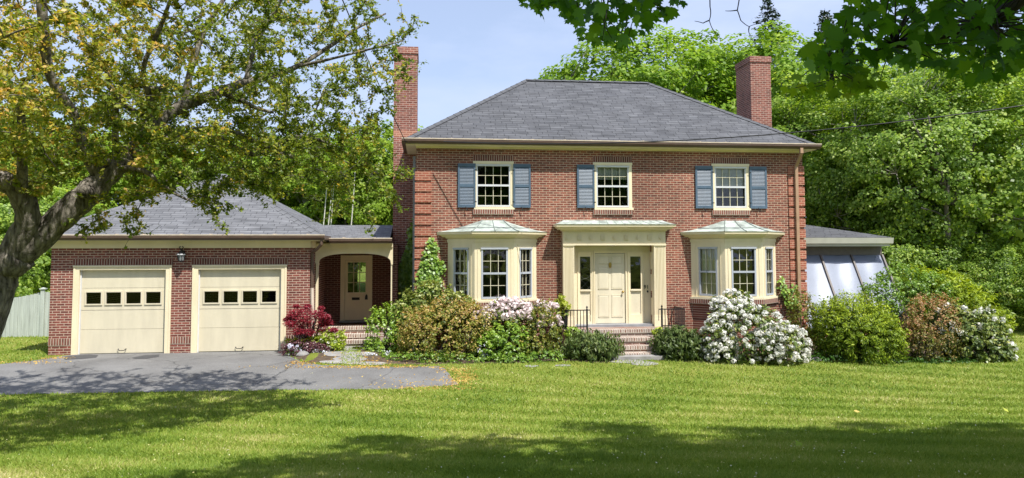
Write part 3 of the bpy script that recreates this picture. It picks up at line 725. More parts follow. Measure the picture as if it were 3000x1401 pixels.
    fb = MB(); fb.poly([(pts[0][0]+.1, YF+.12, ZB0+.04), (pts[1][0]+.05, YF-BP+.1, ZB0+.04), (pts[2][0]-.05, YF-BP+.1, ZB0+.04), (pts[3][0]-.1, YF+.12, ZB0+.04)]); fb.build('window_seat', MAT['floorwood'], bo)
for i, b in enumerate(BAYS): bay(b, i)

# ---- entrance surround
YP = YF-.25
por = MB()
ZPB = AZ(966, YP, 1790)-.03
def pil(x0, x1):
    m = MB(); zc, zb = AZ(716, YP, 1790), ZPB
    m.box(x0, x1, YP+.03, YF-.003, zb, zc)
    n = 7; ww = (x1-x0-.06)/n
    for k in range(n): m.box(x0+.03+ww*(k+.18), x0+.03+ww*(k+.82), YP+.012, YP+.03, zb+.42, zc-.10)
    m.box(x0, x0+.03, YP+.010, YP+.03, zb+.42, zc-.05); m.box(x1-.03, x1, YP+.010, YP+.03, zb+.42, zc-.05)
    m.box(x0-.015, x1+.015, YP-.015, YF-.004, zb, zb+.33); m.box(x0-.01, x1+.01, YP-.005, YF-.004, zb+.33, zb+.42)
    m.box(x0-.012, x1+.012, YP-.005, YF-.004, zc-.05, zc-.002)
    m.build('pilaster', MAT['cream'], ent)
em = MB()
zfr0, zfr1 = AZ(714, YP, 1790), AZ(678, YP-.05, 1790)
em.box(EX0, EX1, YP+.012, YF-.003, zfr0, zfr1); em.box(EX0-.012, EX1+.012, YP-.01, YF-.004, zfr0-.05, zfr0-.002)
ent = em.build('entrance_surround', MAT['cream'], house)
pil(EX0, OX0); pil(OX1, EX1)
zc_ = (zfr0+zfr1)/2
nfr = 9
for k in range(nfr):
    xx = EX0+.13+(EX1-EX0-.26)*k/(nfr-1); fz = MB()
    if k % 2 == 1:
        fz.box(xx-.065, xx+.065, YP-.012, YP+.0115, zc_-.075, zc_+.075)
        for q in range(5): fz.box(xx-.055+q*.024, xx-.041+q*.024, YP-.022, YP-.0125, zc_-.068, zc_+.068)
    else:
        for q in range(6):
            th = q*math.pi/3+math.pi/6; cx_, cz_ = xx+.042*math.cos(th), zc_+.042*math.sin(th)
            fz.prism([(cx_+.026*math.cos(a), YP+.012, cz_+.026*math.sin(a)) for a in np.linspace(0, 2*math.pi, 9)[:-1]], (0, 0, 0), (0, -.030, 0))
        fz.prism([(xx+.022*math.cos(a), YP+.012, zc_+.022*math.sin(a)) for a in np.linspace(0, 2*math.pi, 9)[:-1]], (0, 0, 0), (0, -.042, 0))
    fz.build('fluted_block' if k % 2 else 'rosette', MAT['cream'], ent)

cm = MB()
prof = [(.0, 0), (.03, .008), (.035, .045), (.13, .052), (.15, .08), (.195, .11), (.198, .125), (.238, .128), (.25, .20)]
za_ = zfr1
def ring4(o): return [(EX0-o, YF), (EX0-o, YP-o), (EX1+o, YP-o), (EX1+o, YF)]
for (o0, a), (o1, b) in zip(prof[:-1], prof[1:]):
    r0, r1 = ring4(o0), ring4(o1)
    for i in range(3): cm.quad((*r0[i], za_+a), (*r0[i+1], za_+a), (*r1[i+1], za_+b), (*r1[i], za_+b))
cm.poly([(*p, za_+.0) for p in ring4(0)][::-1]); cm.poly([(*p, za_+.20) for p in ring4(.25)])
cm.build('cornice', MAT['cream'], ent)
ro = MB(); base = ring4(.265); ztop = AZ(646, YF-.1, 1790)
tops = [(EX0+.02, YF-.003), (EX0+.05, YF-.12), (EX1-.05, YF-.12), (EX1-.02, YF-.003)]; n = 6; rows = []
for k in range(n+1):
    t = k/n; zz = za_+.202+(ztop-za_-.202)*(t**1.6*.8+.2*t)
    rows.append([(base[i][0]+(tops[i][0]-base[i][0])*t, base[i][1]+(tops[i][1]-base[i][1])*t, zz) for i in range(4)])
for k in range(n):
    for i in range(3): ro.quad(rows[k][i], rows[k][i+1], rows[k+1][i+1], rows[k+1][i])
ro.poly([rows[n][i] for i in range(4)]); ro.poly([(*p, za_+.202) for p in base][::-1])
ro.build('copper_roof', MAT['copper'], ent)
for q in range(1, 14):
    f = q/14; sm = MB(); sm.tube([np.array(rows[k][1])*(1-f)+np.array(rows[k][2])*f+np.array((0, -.003, .006)) for k in range(n+1)], .006, 4); sm.build('roof_seam', MAT['copper'], ent)
# recess: panelled jambs, head and back wall with door opening and sidelights
rc = MB()
DX0, DX1 = AX(1744.5, YD, 830), AX(1831, YD, 830); DZ1 = AZ(743, YD, 1790)
SLX = [(AX(1692, YD, 830), AX(1738, YD, 830)), (AX(1839.5, YD, 830), AX(1885.5, YD, 830))]
G0, G1 = AZ(848, YD, 1790), AZ(752, YD, 1790); SZ1 = AZ(737, YD, 1790)
PZ0, PZ1 = AZ(922, YD, 1790), AZ(854, YD, 1790)
TD = frame((0, YD, 0), (1, 0, 0), (0, 1, 0))
gl = []
for (a, b) in SLX:
    mg = (b-a)*.17; gl.append((a+mg, b-mg))
wall_grid(rc, TD, OX0-.1, OX1+.1, ZT-.1, ZOT+.1, [(DX0-.012, DX1+.012, ZT-.1, DZ1+.012)]+[(a, b, G0, G1) for a, b in gl]+[(a, b, PZ0, PZ1) for a, b in gl], .05)
rc.box(OX0-.06, OX0-.002, YP+.05, YD, ZT-.12, ZOT); rc.box(OX1+.002, OX1+.06, YP+.05, YD, ZT-.12, ZOT); rc.box(OX0, OX1, YP+.05, YD, ZOT-.0, ZOT+.05)
for z in (ZT+.25, ZT+.95, ZT+1.6): rc.box(OX1-.012, OX1+.001, YP+.10, YD-.06, z, z+.5)
for (a, b) in SLX:
    rc.box(a, a+.03, YD-.02, YD-.001, ZT+.0, SZ1); rc.box(b-.03, b, YD-.02, YD-.001, ZT, SZ1); rc.box(a+.03, b-.03, YD-.02, YD-.001, SZ1-.04, SZ1)
rc.box(DX0-.05, DX0-.013, YD-.025, YD-.001, ZT, DZ1+.05); rc.box(DX1+.013, DX1+.05, YD-.025, YD-.001, ZT, DZ1+.05); rc.box(DX0-.05, DX1+.05, YD-.025, YD-.001, DZ1+.05, DZ1+.09)
rc.build('door_recess', MAT['cream'], ent)
m = MB(); m.box(OX0, OX1, YP+.06, YD+.05, ZT-.07, ZT-.0); m.build('threshold', MAT['slate_metal'], ent)
for k, (a, b) in enumerate(gl):
    m = MB(); m.box(a-.01, b+.01, YD+.03, YD+.045, PZ0-.02, PZ1+.02); m.box(a, b, YD-.018, YD+.03, (G0+PZ1)/2-.02, (G0+PZ1)/2+.02)
    sd = m.build('sidelight', MAT['cream_door'], house, label=['sidelight left of the front door with a leaded lattice', 'sidelight right of the front door reflecting foliage'][k])
    g = MB(); g.box(a, b, YD+.02, YD+.026, G0, G1); g.build('pane', MAT['glass_door'], sd)
    ld = MB(); cxm = (a+b)/2; hw = (b-a)/2; hh = (G1-G0)/3
    for q in range(3):
        zc2 = G0+hh*(q+.5)
        for s in (1, -1):
            ld.tube([(cxm+s*hw*math.cos(t)*1.0, YD+.015, zc2+hh/2*math.sin(t)) for t in np.linspace(-math.pi/2, math.pi/2, 9)], .0025, 4)
            ld.tube([(cxm+s*hw, YD+.015, zc2-hh/2), (cxm, YD+.015, zc2), (cxm+s*hw, YD+.015, zc2+hh/2)], .0015, 4)
    ld.build('leaded_lattice', MAT['lead'], sd) if k == 0 else None
dm = MB(); YDD = YD+.012
dm.box(DX0, DX1, YDD, YDD+.045, ZT+.01, DZ1)
dw = DX1-DX0; dh = DZ1-ZT
dm2 = MB()
for cx0, cx1 in ((.10, .45), (.55, .90)):
    for r0, r1 in ((.09, .40), (.49, .80), (.85, .95)):
        a, b, c, d = DX0+dw*cx0, DX0+dw*cx1, ZT+dh*r0, ZT+dh*r1
        i = .035
        ri = [(a, c), (b, c), (b, d), (a, d)]; rn = [(a+i, c+i), (b-i, c+i), (b-i, d-i), (a+i, d-i)]
        for k in range(4):
            k2 = (k+1) % 4
            dm.quad((ri[k][0], YDD-.002, ri[k][1]), (ri[k2][0], YDD-.002, ri[k2][1]), (rn[k2][0], YDD-.012, rn[k2][1]), (rn[k][0], YDD-.012, rn[k][1]))
            t = .012
            dm.box(min(ri[k][0], ri[k2][0])-t/2, max(ri[k][0], ri[k2][0])+t/2, YDD-.012, YDD-.001, min(ri[k][1], ri[k2][1])-t/2, max(ri[k][1], ri[k2][1])+t/2)
        dm.quad(*[(p[0], YDD-.012, p[1]) for p in rn])
fd = dm.build('front_door', MAT['cream_door'], house)
m = MB(); kx, kz = (DX0+DX1)/2, AZ(777, YD, 1790)
m.prism([(kx+.045*math.cos(a), YDD-.012, kz+.085*math.sin(a)) for a in np.linspace(0, 2*math.pi, 17)[:-1]], (0, 0, 0), (0, -.012, 0))
m.tube([(kx+.03*math.cos(a), YDD-.035, kz-.01+.045*math.sin(a)) for a in np.linspace(math.pi, 2*math.pi, 9)], .009, 5)
m.build('door_knocker', MAT['brass'], fd)
m = MB(); m.lathe((0, 0, 0), [(.0, .0), (.03, .0), (.03, .01), (.012, .015), (.012, .04), (.03, .05), (.033, .065), (.02, .08), (0, .082)], 10)
kx, kz = DX1-.07, AZ(855, YD, 1790)
m.v = [(kx+v[0], YDD-.005-v[2], kz+v[1]) for v in m.v]; m.build('door_knob', MAT['brass'], fd, smooth=True)
m = MB(); xs_, zs_ = AX(1897, YD, 855), AZ(855, YD, 1790)
m.prism([(xs_+.025*math.cos(a), YD-.001, zs_+.035*math.sin(a)) for a in np.linspace(0, 2*math.pi, 9)[:-1]], (0, 0, 0), (0, -.02, 0)); m.build('doorbell', MAT['iron'], ent)
tcv = bpy.data.curves.new('house_number', 'FONT'); tcv.body = '91'; tcv.size = .16; tcv.extrude = .008; tcv.align_x = 'CENTER'
to = bpy.data.objects.new('tmp', tcv); COL.objects.link(to); dg = bpy.context.evaluated_depsgraph_get()
tm = bpy.data.meshes.new_from_object(to.evaluated_get(dg)); bpy.data.objects.remove(to)
tm.name = 'house_number'; tm.materials.clear(); tm.materials.append(MAT['iron'])
hn = bpy.data.objects.new('house_number', tm); COL.objects.link(hn); hn.parent = ent; hn.rotation_euler = (R(90), 0, 0)
hn.location = Vector((AX(1893, YD, 842), YD-.012, AZ(847, YD, 1790)))-worldloc(ent)
m = MB(); cxp = (OX0+OX1)/2-.05; m.lathe((cxp, YP+.2, ZOT), [(0, -.05), (.1, -.045), (.14, -.02), (.15, .0)], 12); m.build('porch_light', MAT['lampglass'], ent, smooth=True)

# ================================================================ GARAGE
YG = 21.5
gx0, gx1 = AX(146, YG, 880), AX(907, YG, 850); gyb = YG+7.6
zgs = AZ(703, YG-.30, 540)+.0          # soffit
gar = thing('garage', ((gx0+gx1)/2, YG+3.8, 0), 'single-storey brick two-car garage with two cream doors and a pyramid roof', 'garage')
TG = frame((0, YG, 0), (1, 0, 0), (0, 1, 0))
GD = [(AX(213, YG, 900), AX(501, YG, 900)), (AX(562, YG, 900), AX(839, YG, 900))]
zgd = AZ(777, YG, 540)
zbr = AZ(727, YG, 540)
w = MB(); wall_grid(w, TG, gx0, gx1, -.1, zgs, [(a, b, -.1, zgd) for a, b in GD], .14)
w.box(gx0, gx0+.2, YG+.14, gyb, -.1, zgs); w.box(gx1-.2, gx1, YG+.14, gyb, -.1, zgs); w.box(gx0+.2, gx1-.2, gyb-.2, gyb, -.1, zgs)
w.build('wall', MAT['brick_garage'], gar)
m = MB(); m.box(gx0+.21, gx1-.21, YG+.3, gyb-.21, -.08, .21); m.build('inner_floor', MAT['floorwood'], gar)
zls = AZ(758, YG, 540)
for a, b in GD:
    m = MB(); m.lbox(TG, a-.03, b+.03, -.012, -.001, zgd+.003, zls); m.build('lintel', MAT['soldier'], gar)
pz0, pz1 = AZ(1008, YG, 500), AZ(987.5, YG, 500)
for a, b in ((gx0-.006, GD[0][0]-.002), (GD[0][1]+.002, GD[1][0]-.002), (GD[1][1]+.002, gx1+.006)):
    m = MB(); m.lbox(TG, a, b, -.010, -.001, pz0, pz1); m.build('soldier_course', MAT['rowlock'], gar)
m = MB(); m.box(gx0-.02, gx1+.02, YG-.035, YG-.001, zbr, zgs-.031); m.box(gx1+.001, gx1+.03, YG, gyb, zbr, zgs-.031); m.box(gx0-.03, gx0-.001, YG, gyb, zbr, zgs-.031)
m.box(gx0-.02, gx1+.02, YG-.06, YG-.036, zgs-.10, zgs-.031)
m.build('frieze_board', MAT['cream'], gar)
def garage_door(a, b, label):
    fr = MB(); fw = .15
    fr.lbox(TG, a, a+fw, -.02, .16, .0, zgd-.0); fr.lbox(TG, b-fw, b, -.02, .16, .0, zgd)
    fr.lbox(TG, a+fw, b-fw, -.02, .16, zgd-.12, zgd); fr.lbox(TG, a-.01, b+.01, -.045, -.02, zgd-.045, zgd)
    fr.lbox(TG, a, a+.05, -.032, -.02, 0, zgd-.045); fr.lbox(TG, b-.05, b, -.032, -.02, 0, zgd-.045)
    fr.build('door_frame', MAT['cream'], gar)
    for ua in (a+fw, b-fw-.03):
        st = MB(); st.lbox(TG, ua, ua+.03, .055, .13, .0, zgd-.12); st.build('weather_strip', MAT['white'], gar)
    d = MB(); da, db = a+fw+.03, b-fw-.03; H = zgd-.12; W = db-da
    zb = .225; zs4 = [zb+.03, zb+(H-zb)*.295, AZ(907, YG, 500), AZ(843, YG, 500), H]
    zw0, zw1 = AZ(889, YG, 500), AZ(855.5, YG, 500)
    cells = []
    for q in range(4):
        uc = da+W*(.145+.237*q); cells.append((uc-W*.088, uc+W*.088, zw0, zw1))
    for k in range(4):
        o = [c for c in cells if zs4[k] < c[2] < zs4[k+1]]
        T2 = frame((0, YG+.085+(.006 if k % 2 else 0), 0), (1, 0, 0), (0, 1, 0))
        wall_grid(d, T2, da, db, zs4[k]+.003, zs4[k+1]-.004, o, .045)
    for c in cells:
        t = .035
        for (u0, u1, z0, z1) in ((c[0]-t, c[0], c[2]-t, c[3]+t), (c[1], c[1]+t, c[2]-t, c[3]+t), (c[0], c[1], c[3], c[3]+t), (c[0], c[1], c[2]-t, c[2])):
            d.lbox(TG, u0, u1, .062, .084, z0, z1)
    d.lbox(TG, da, db, .10, .12, zb-.03, zb+.03)
    do = d.build('garage_door', MAT['garage_paint'], gar, label=label)
    for c in cells:
        g = MB(); g.lbox(TG, c[0], c[1], .105, .110, c[2], c[3]); g.build('pane', MAT['glass_dark'], do)
    h = MB(); uc = (da+db)/2; z = zb+.10
    h.tube([TG(uc-.10, .085, z+.04), TG(uc-.10, .05, z+.04), TG(uc-.06, .035, z), TG(uc+.06, .035, z), TG(uc+.10, .05, z+.04), TG(uc+.10, .085, z+.04)], .011, 5)
    h.build('handle', MAT['iron'], do)
    s = MB(); s.lbox(TG, da, db, .0985, .0998, zb-.02, zb+.024); s.build('bottom_seal', MAT['black'], do)
garage_door(*GD[0], 'garage door nearest the crooked tree')
garage_door(*GD[1], 'garage door beside the red maple shrub')
go = .34
a0, a1, b0, b1 = gx0-go, gx1+go, YG-go, gyb+go
zg0 = zgs+.13; ycg = (b0+b1)/2; zga = AZ(512, ycg, 640); xa = (a0+a1)/2
half = (a1-a0)/2; sl_ = math.hypot((b1-b0)/2, zga-zg0)
rf = MB(); A, B, C_, D_ = (a0, b0, zg0), (a1, b0, zg0), (a1, b1, zg0), (a0, b1, zg0); P1 = (xa-.12, ycg, zga); P2 = (xa+.12, ycg, zga); W_ = a1-a0; Dp = b1-b0
rf.quad(A, B, P2, P1, [(0, 0), (W_, 0), (W_/2+.12, sl_), (W_/2-.12, sl_)]); rf.quad(C_, D_, P1, P2, [(0, 0), (W_, 0), (W_/2+.12, sl_), (W_/2-.12, sl_)])
rf.tri(D_, A, P1, [(0, 0), (Dp, 0), (Dp/2, sl_)]); rf.tri(B, C_, P2, [(0, 0), (Dp, 0), (Dp/2, sl_)])
for p, q in ((A, B), (B, C_), (C_, D_), (D_, A)): rf.quad((p[0], p[1], p[2]-.05), (q[0], q[1], q[2]-.05), q, p)
rf.quad(*[(p[0], p[1], p[2]-.05) for p in (A, D_, C_, B)])
groof = rf.build('roof', MAT['shingle_garage'], gar)
hip_caps([(A, P1), (B, P2), (P1, P2)], groof, 'shingle_garage')
eaves(a0, a1, b0, b1, gx0, gx1, YG, zgs, gar, friezeh=.02)
# downspout at the garage's right corner: elbow from the gutter, dark above, pale below
xg = gx1+.06
m = MB(); zz = zgs
m.tube([(gx1+.36, YG-.36, zz), (gx1+.36, YG-.36, zz-.12), (gx1+.22, YG-.2, zz-.26), (xg, YG+.03, zz-.36), (xg, YG+.05, zz-.5), (xg, YG+.05, zz-1.35)], .045, 7)
dsp = m.build('downspout', MAT['brown'], gar)
m = MB(); m.tube([(xg, YG+.05, zz-1.352), (xg+.04, YG+.03, .75), (xg+.10, YG-.02, .25)], .050, 7); m.build('lower_pipe', paint('pale_pipe', (.62, .52, .42), .5, .15, 4), dsp)

# wall lantern over the pier between the doors
lx = (GD[0][1]+GD[1][0])/2+.01; lz = AZ(747, YG-.15, 535); ly = YG-.16
lan = thing('wall_lantern', (lx, YG, lz), 'small black lantern on the brick between the two garage doors', 'lantern')
m = MB(); m.lathe((lx, ly, lz), [(.0, -.20), (.03, -.19), (.075, -.17), (.078, -.155)], 8); m.lathe((lx, ly, lz), [(.115, .0), (.12, .02), (.075, .06), (.05, .10), (.018, .12), (.0, .13)], 8)
for k in range(6):
    th = k*math.pi/3; m.tube([(lx+.075*math.cos(th), ly+.075*math.sin(th), lz-.16), (lx+.105*math.cos(th), ly+.105*math.sin(th), lz+.01)], .007, 4)
m.build('cage', MAT['black'], lan)
m = MB(); m.lathe((lx, ly, lz), [(.068, -.155), (.098, .0)], 8); m.build('glass_shade', MAT['lampglass'], lan)
m = MB(); m.lathe((lx, ly, lz), [(.10, -.006), (.117, .0), (.117, .022), (.10, .03)], 12); m.build('metal_band', MAT['white'], lan)
m = MB()
for s in (1, -1): m.tube([(lx, ly, lz+.12), (lx+s*.02, ly, lz+.17), (lx+s*.06, ly, lz+.21), (lx+s*.035, ly, lz+.235), (lx+s*.015, ly, lz+.215)], .012, 5)
m.tube([(lx, YG, lz+.02), (lx, YG-.05, lz+.13), (lx, ly, lz+.15)], .014, 5); m.box(lx-.05, lx+.05, YG-.015, YG-.002, lz-.1, lz+.12); m.build('bracket', MAT['black'], lan)

# ================================================================ BREEZEWAY
YA = 22.45; YDW = 24.7
bx0, bx1 = gx1+.002, XL-.76
ZP = .66            # porch floor
bz = thing('breezeway', ((bx0+bx1)/2, 23.5, 0), 'low shingled breezeway with an arched cream opening between garage and house', 'breezeway')
zbs = AZ(712, YA-.30, 1050)
# back wall with door opening
TB = frame((0, YDW, 0), (1, 0, 0), (0, 1, 0))
dx0, dx1 = AX(820+535/3.008, YDW, 850), AX(820+812/3.008, YDW, 850)
zdt = AZ(680+205/3.008, YDW, 1045); zdb = AZ(680+778/3.008, YDW, 1045)
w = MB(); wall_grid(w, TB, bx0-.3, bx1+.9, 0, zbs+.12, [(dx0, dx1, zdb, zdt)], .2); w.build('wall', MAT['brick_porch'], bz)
m = MB(); m.lbox(TB, dx0, dx0+.13, -.02, .12, zdb, zdt); m.lbox(TB, dx1-.13, dx1, -.02, .12, zdb, zdt); m.lbox(TB, dx0+.13, dx1-.13, -.02, .12, zdt-.16, zdt)
m.lbox(TB, dx0-.005, dx0+.04, -.035, -.021, zdb, zdt); m.lbox(TB, dx1-.04, dx1+.005, -.035, -.021, zdb, zdt); m.lbox(TB, dx0+.04, dx1-.04, -.035, -.021, zdt-.05, zdt)
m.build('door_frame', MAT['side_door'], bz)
m = MB(); m.lbox(TB, dx0-.03, dx1+.03, -.12, .05, zdb-.06, zdb-.003); m.build('threshold', MAT['slate_metal'], bz)
ox0, ox1 = AX(820+597/3.008, YDW, 800), AX(820+755/3.008, YDW, 800); oz0, oz1 = AZ(680+533/3.008, YDW, 1045), AZ(680+268/3.008, YDW, 1045)
d = MB(); T2 = frame((0, YDW+.04, 0), (1, 0, 0), (0, 1, 0)); da, db = dx0+.135, dx1-.135
wall_grid(d, T2, da, db, zdb+.005, zdt-.165, [(ox0, ox1, oz0, oz1)], .045)
for (u0, u1) in ((da+(db-da)*.14, da+(db-da)*.46), (da+(db-da)*.54, da+(db-da)*.86)):
    z0, z1 = AZ(680+730/3.008, YDW), AZ(680+580/3.008, YDW); t = .014
    for q in ((u0, u1, z0, z0+t), (u0, u1, z1-t, z1), (u0, u0+t, z0+t, z1-t), (u1-t, u1, z0+t, z1-t)): d.lbox(T2, q[0], q[1], -.010, -.001, q[2], q[3])
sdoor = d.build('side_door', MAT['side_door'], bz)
mu = MB()
for k in (1, 2):
    u = ox0+(ox1-ox0)*k/3; mu.lbox(T2, u-.011, u+.011, .0, .03, oz0, oz1); z = oz0+(oz1-oz0)*k/3; mu.lbox(T2, ox0, ox1, .001, .029, z-.011, z+.011)
mu.build('glazing_bar', MAT['mutin'], sdoor)
g = MB(); g.lbox(T2, ox0, ox1, .031, .036, oz0, oz1); g.build('pane', MAT['glass_door'], sdoor)
m = MB(); m.lbox(T2, AX(820+638/3.008, YDW), AX(820+706/3.008, YDW), -.012, -.001, AZ(680+577/3.008, YDW), AZ(680+555/3.008, YDW)); m.build('mail_slot', MAT['black'], sdoor)
m = MB(); hx = AX(820+763/3.008, YDW); hz = AZ(680+550/3.008, YDW)
m.prism([T2(hx-.04, -.001, hz-.09), T2(hx+.05, -.001, hz-.09), T2(hx+.045, -.001, hz+.03), T2(hx+.01, -.001, hz+.09), T2(hx-.03, -.001, hz+.03)], (0, 0, 0), (0, -.03, 0)); m.build('door_handle', MAT['iron'], sdoor)
# beyond the door: a passage with a window to the back garden
w = MB(); TB2 = frame((0, YDW+1.8, 0), (1, 0, 0), (0, 1, 0))
wall_grid(w, TB2, bx0-.3, bx1+.9, 0, zbs+.12, [(ox0+.15, ox1+.25, oz0-.4, oz1+.2)], .12)
w.build('back_wall', MAT['dark'], bz)
# side wall, porch floor, ceiling
m = MB(); m.box(bx0, bx1, YA+.05, YDW, ZP-.2, ZP); m.build('porch_floor', MAT['tread'], bz)
m = MB(); m.box(bx0, bx1, YA+.03, YDW, zbs-.02, zbs+.01); m.build('porch_ceiling', MAT['cream'], bz)
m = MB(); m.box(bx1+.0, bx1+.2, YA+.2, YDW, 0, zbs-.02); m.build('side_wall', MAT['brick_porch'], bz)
# arch board
aw0, aw1 = bx0+.005, AX(1151, YA, 760)
zs_a, zt_a = AZ(680+275/3.008, YA, 950), AZ(680+190/3.008, YA, 1040); zbtop = zbs-.022
ia0, ia1 = AX(820+341/3.008, YA, 760), AX(820+977/3.008, YA, 760)
ar = MB(); n = 20; cxa = (ia0+ia1)/2; ra = (ia1-ia0)/2; y0, y1 = YA, YA+.12
up = []; lo = []
for k in range(n+1):
    th = math.pi*(1-k/n); c, s = math.cos(th), math.sin(th)
    e = 2/2.6
    X_ = cxa+ra*(abs(c)**e)*(1 if c > 0 else -1); Z_ = zs_a+(zt_a-zs_a)*(abs(s)**e)
    lo.append((X_, Z_))
for k in range(n):
    a, b = lo[k], lo[k+1]
    ar.hexa([(a[0], y0, a[1]), (b[0], y0, b[1]), (b[0], y1, b[1]), (a[0], y1, a[1]), (a[0], y0, zbtop), (b[0], y0, zbtop), (b[0], y1, zbtop), (a[0], y1, zbtop)])
ar.box(aw0, ia0, y0, y1, zs_a, zbtop); ar.box(ia1, aw1, y0, y1, zs_a, zbtop)
ar.box(aw0, aw1, y0-.04, y0-.001, zbtop-.10, zbtop)
ar.build('arch', MAT['cream'], bz)
for a, b in ((aw0+.02, ia0-.005), (ia1+.005, aw1-.02)):
    m = MB(); m.box(a, b, y0+.005, y1-.01, ZP-.1, zs_a-.05); m.box(a-.0, b+.02, y0-.012, y1, zs_a-.05, zs_a-.003); m.build('post', MAT['cream'], bz)
# roof
y_e, y_r = YA-.32, 24.2; z_e, z_r = zbs+.10, AZ(660, 24.2, 1050)
L_ = math.hypot(y_r-y_e, z_r-z_e); rx0_, rx1_ = bx0-.6, XL-.01
rf = MB(); rf.quad((bx0+.36, y_e, z_e), (rx1_-.76, y_e, z_e), (rx1_-.76, y_r, z_r), (rx0_, y_r, z_r), [(.9, 0), (4.4, 0), (4.4, L_), (0, L_)])
rf.quad((rx1_-.76, y_r, z_r), (rx1_-.76, 27, z_e), (rx0_, 27, z_e), (rx0_, y_r, z_r), [(0, 0), (0, 3), (4, 3), (4, 0)])
rf.quad((bx0+.36, y_e, z_e-.05), (rx1_-.76, y_e, z_e-.05), (rx1_-.76, y_e, z_e), (bx0+.36, y_e, z_e))
rf.quad((bx0+.36, y_e, z_e-.05), (rx0_, y_r, z_r-.05), (rx1_-.76, y_r, z_r-.05), (rx1_-.76, y_e, z_e-.05))
rf.build('roof', MAT['shingle_garage'], bz)
eaves(bx0+.45, aw1-.01, y_e, 23, bx0+.45, aw1-.01, YA, zbs, bz, sides=(False, False), friezeh=.02, backy=22.3)

# brick steps up to the breezeway
def steps(name, label, x0, x1, treads, parts):
    """treads: list of (y_front, z_top, x0, x1); each step has a riser body and a rowlock nosing"""
    root = thing(name, ((x0+x1)/2, treads[-1][0], 0), label, 'steps')
    for (yf, zt, xa_, xb_, yb) in treads:
        m = MB(); m.box(xa_+.01, xb_-.01, yf+.03, yb, -.1, zt-.105); m.box(xa_+.01, xb_-.01, yf+.2, yb, zt-.105, zt-.004); st = m.build('step', MAT['step_brick'], root)
        m = MB(); m.box(xa_, xb_, yf, yf+.198, zt-.10, zt); m.build('nosing', MAT['step_row'], st)
    return root
sx0, sx1 = AX(930, 22, 980), AX(1105, 22, 980)
steps('side_steps', 'three brick steps up to the side door under the arch', sx0, sx1,
      [(22.28, AZ(957, 22.28, 1010), bx0+.12, bx1+.1, 22.5), (21.98, AZ(980, 21.98, 1010), sx0+.1, sx1, 22.3), (21.66, AZ(998, 21.66, 1010), sx0+.2, sx1, 22.0)], None)

# ================================================================ SUNROOM
YS = 24.4
xs1 = AX(2606, YS-.4, 700)
sun_ = thing('sunroom', ((XR+xs1)/2, YS+1.2, 0), 'low sunroom with sloping white shaded panes and a hipped dark roof', 'sunroom')
zse = AZ(722, YS-.1, 2450); zsg = AZ(697, YS-.45, 2450)
xse = AX(2582, YS, 735)
m = MB(); m.box(XR+.002, xse-.02, YS+.02, YS+3.2, 0, .3); m.box(XR+.002, xse-.02, YS+3.0, YS+3.2, .3, zse); m.box(xse-.14, xse-.02, YS+.6, YS+3.0, .3, zse); m.build('wall', MAT['brick'], sun_)
m = MB(); m.box(XR+.002, xse, YS-.02, YS+.10, zse-AZ(722, YS)*0-.30, zse-.001); m.build('header_beam', MAT['mullion'], sun_)
zp1 = zse-.30; drop = zp1-.42; fwd_ = drop*.62
def sp(x, t, off=0): return (x, YS-.02-fwd_*t-off, zp1-drop*t)
mx_ = [AX(p, YS, 735) for p in (2250, 2326, 2402, 2491.5, 2582)]
for k in range(len(mx_)-1):
    a, b = max(mx_[k]+.03, XR+.0), mx_[k+1]-.03
    if b < XR: continue
    m = MB(); n = 30
    for q in range(n):
        t0, t1 = q/n, (q+1)/n; nn = 20
        for r_ in range(nn):
            u0, u1 = a+(b-a)*r_/nn, a+(b-a)*(r_+1)/nn
            def wv(u, t): return .010*math.sin(u*7+t*3)+.008*math.sin(t*9+u*2.5)
            P = [np.array(sp(u, t, -.03+wv(u, t))) for u, t in ((u0, t1), (u1, t1), (u1, t0), (u0, t0))]; m.quad(*P)
    pn = m.build('sun_shade', MAT['shadecloth'], sun_, smooth=True)
    g = MB(); g.quad(sp(a, 1, .01), sp(b, 1, .01), sp(b, 0, .01), sp(a, 0, .01)); g.build('pane', glassmat('glass_sunroom%d' % k, .06, (.95, .97, 1.0)), sun_)
for x in mx_:
    if x < XR: continue
    m = MB(); m.prism([(x-.03, sp(x, 0)[1]-.04, zp1+.02), (x+.03, sp(x, 0)[1]-.04, zp1+.02), (x+.03, sp(x, 0)[1]+.05, zp1+.02), (x-.03, sp(x, 0)[1]+.05, zp1+.02)], (0, 0, 0), (0, -fwd_, -drop-.02)); m.build('mullion', MAT['mullion'], sun_)
m = MB(); m.prism([(xse, YS, zp1), (xse, YS-fwd_, zp1-drop), (xse, YS+.1, zp1-drop)], (0, 0, 0), (.03, 0, 0)); m.box(XR+.002, xse+.02, YS-fwd_-.1, YS+.02, 0, .42); m.build('side_panel', MAT['brick'], sun_)
se0 = YS-.45; 
m = MB(); m.box(XR+.002, xs1-.04, se0+.05, YS+3.4, zse, zse+.05); m.box(XR+.002, xs1-.02, se0+.02, se0+.05, zse+.0, zsg+.0)
m.prism([(XR+.002, se0+.02, zse+.06), (XR+.002, se0-.06, zse+.10), (XR+.002, se0-.10, zsg), (XR+.002, se0+.02, zsg)], (0, 0, 0), (xs1-XR+.06, 0, 0))
m.build('fascia', paint('fascia_grey', (.56, .56, .47), .5, .1, 3), sun_)
zst = zsg+.02; rise = AZ(652, YS+2.0, 2360)-zst
rf = MB(); A = (XR+.002, se0-.06, zst); B = (xs1, se0-.06, zst); C_ = (xs1-2.2 if xs1-2.2 > XR+.3 else XR+.3, YS+2.2, zst+rise); D_ = (XR+.002, YS+2.2, zst+rise); E_ = (xs1, YS+3.6, zst)
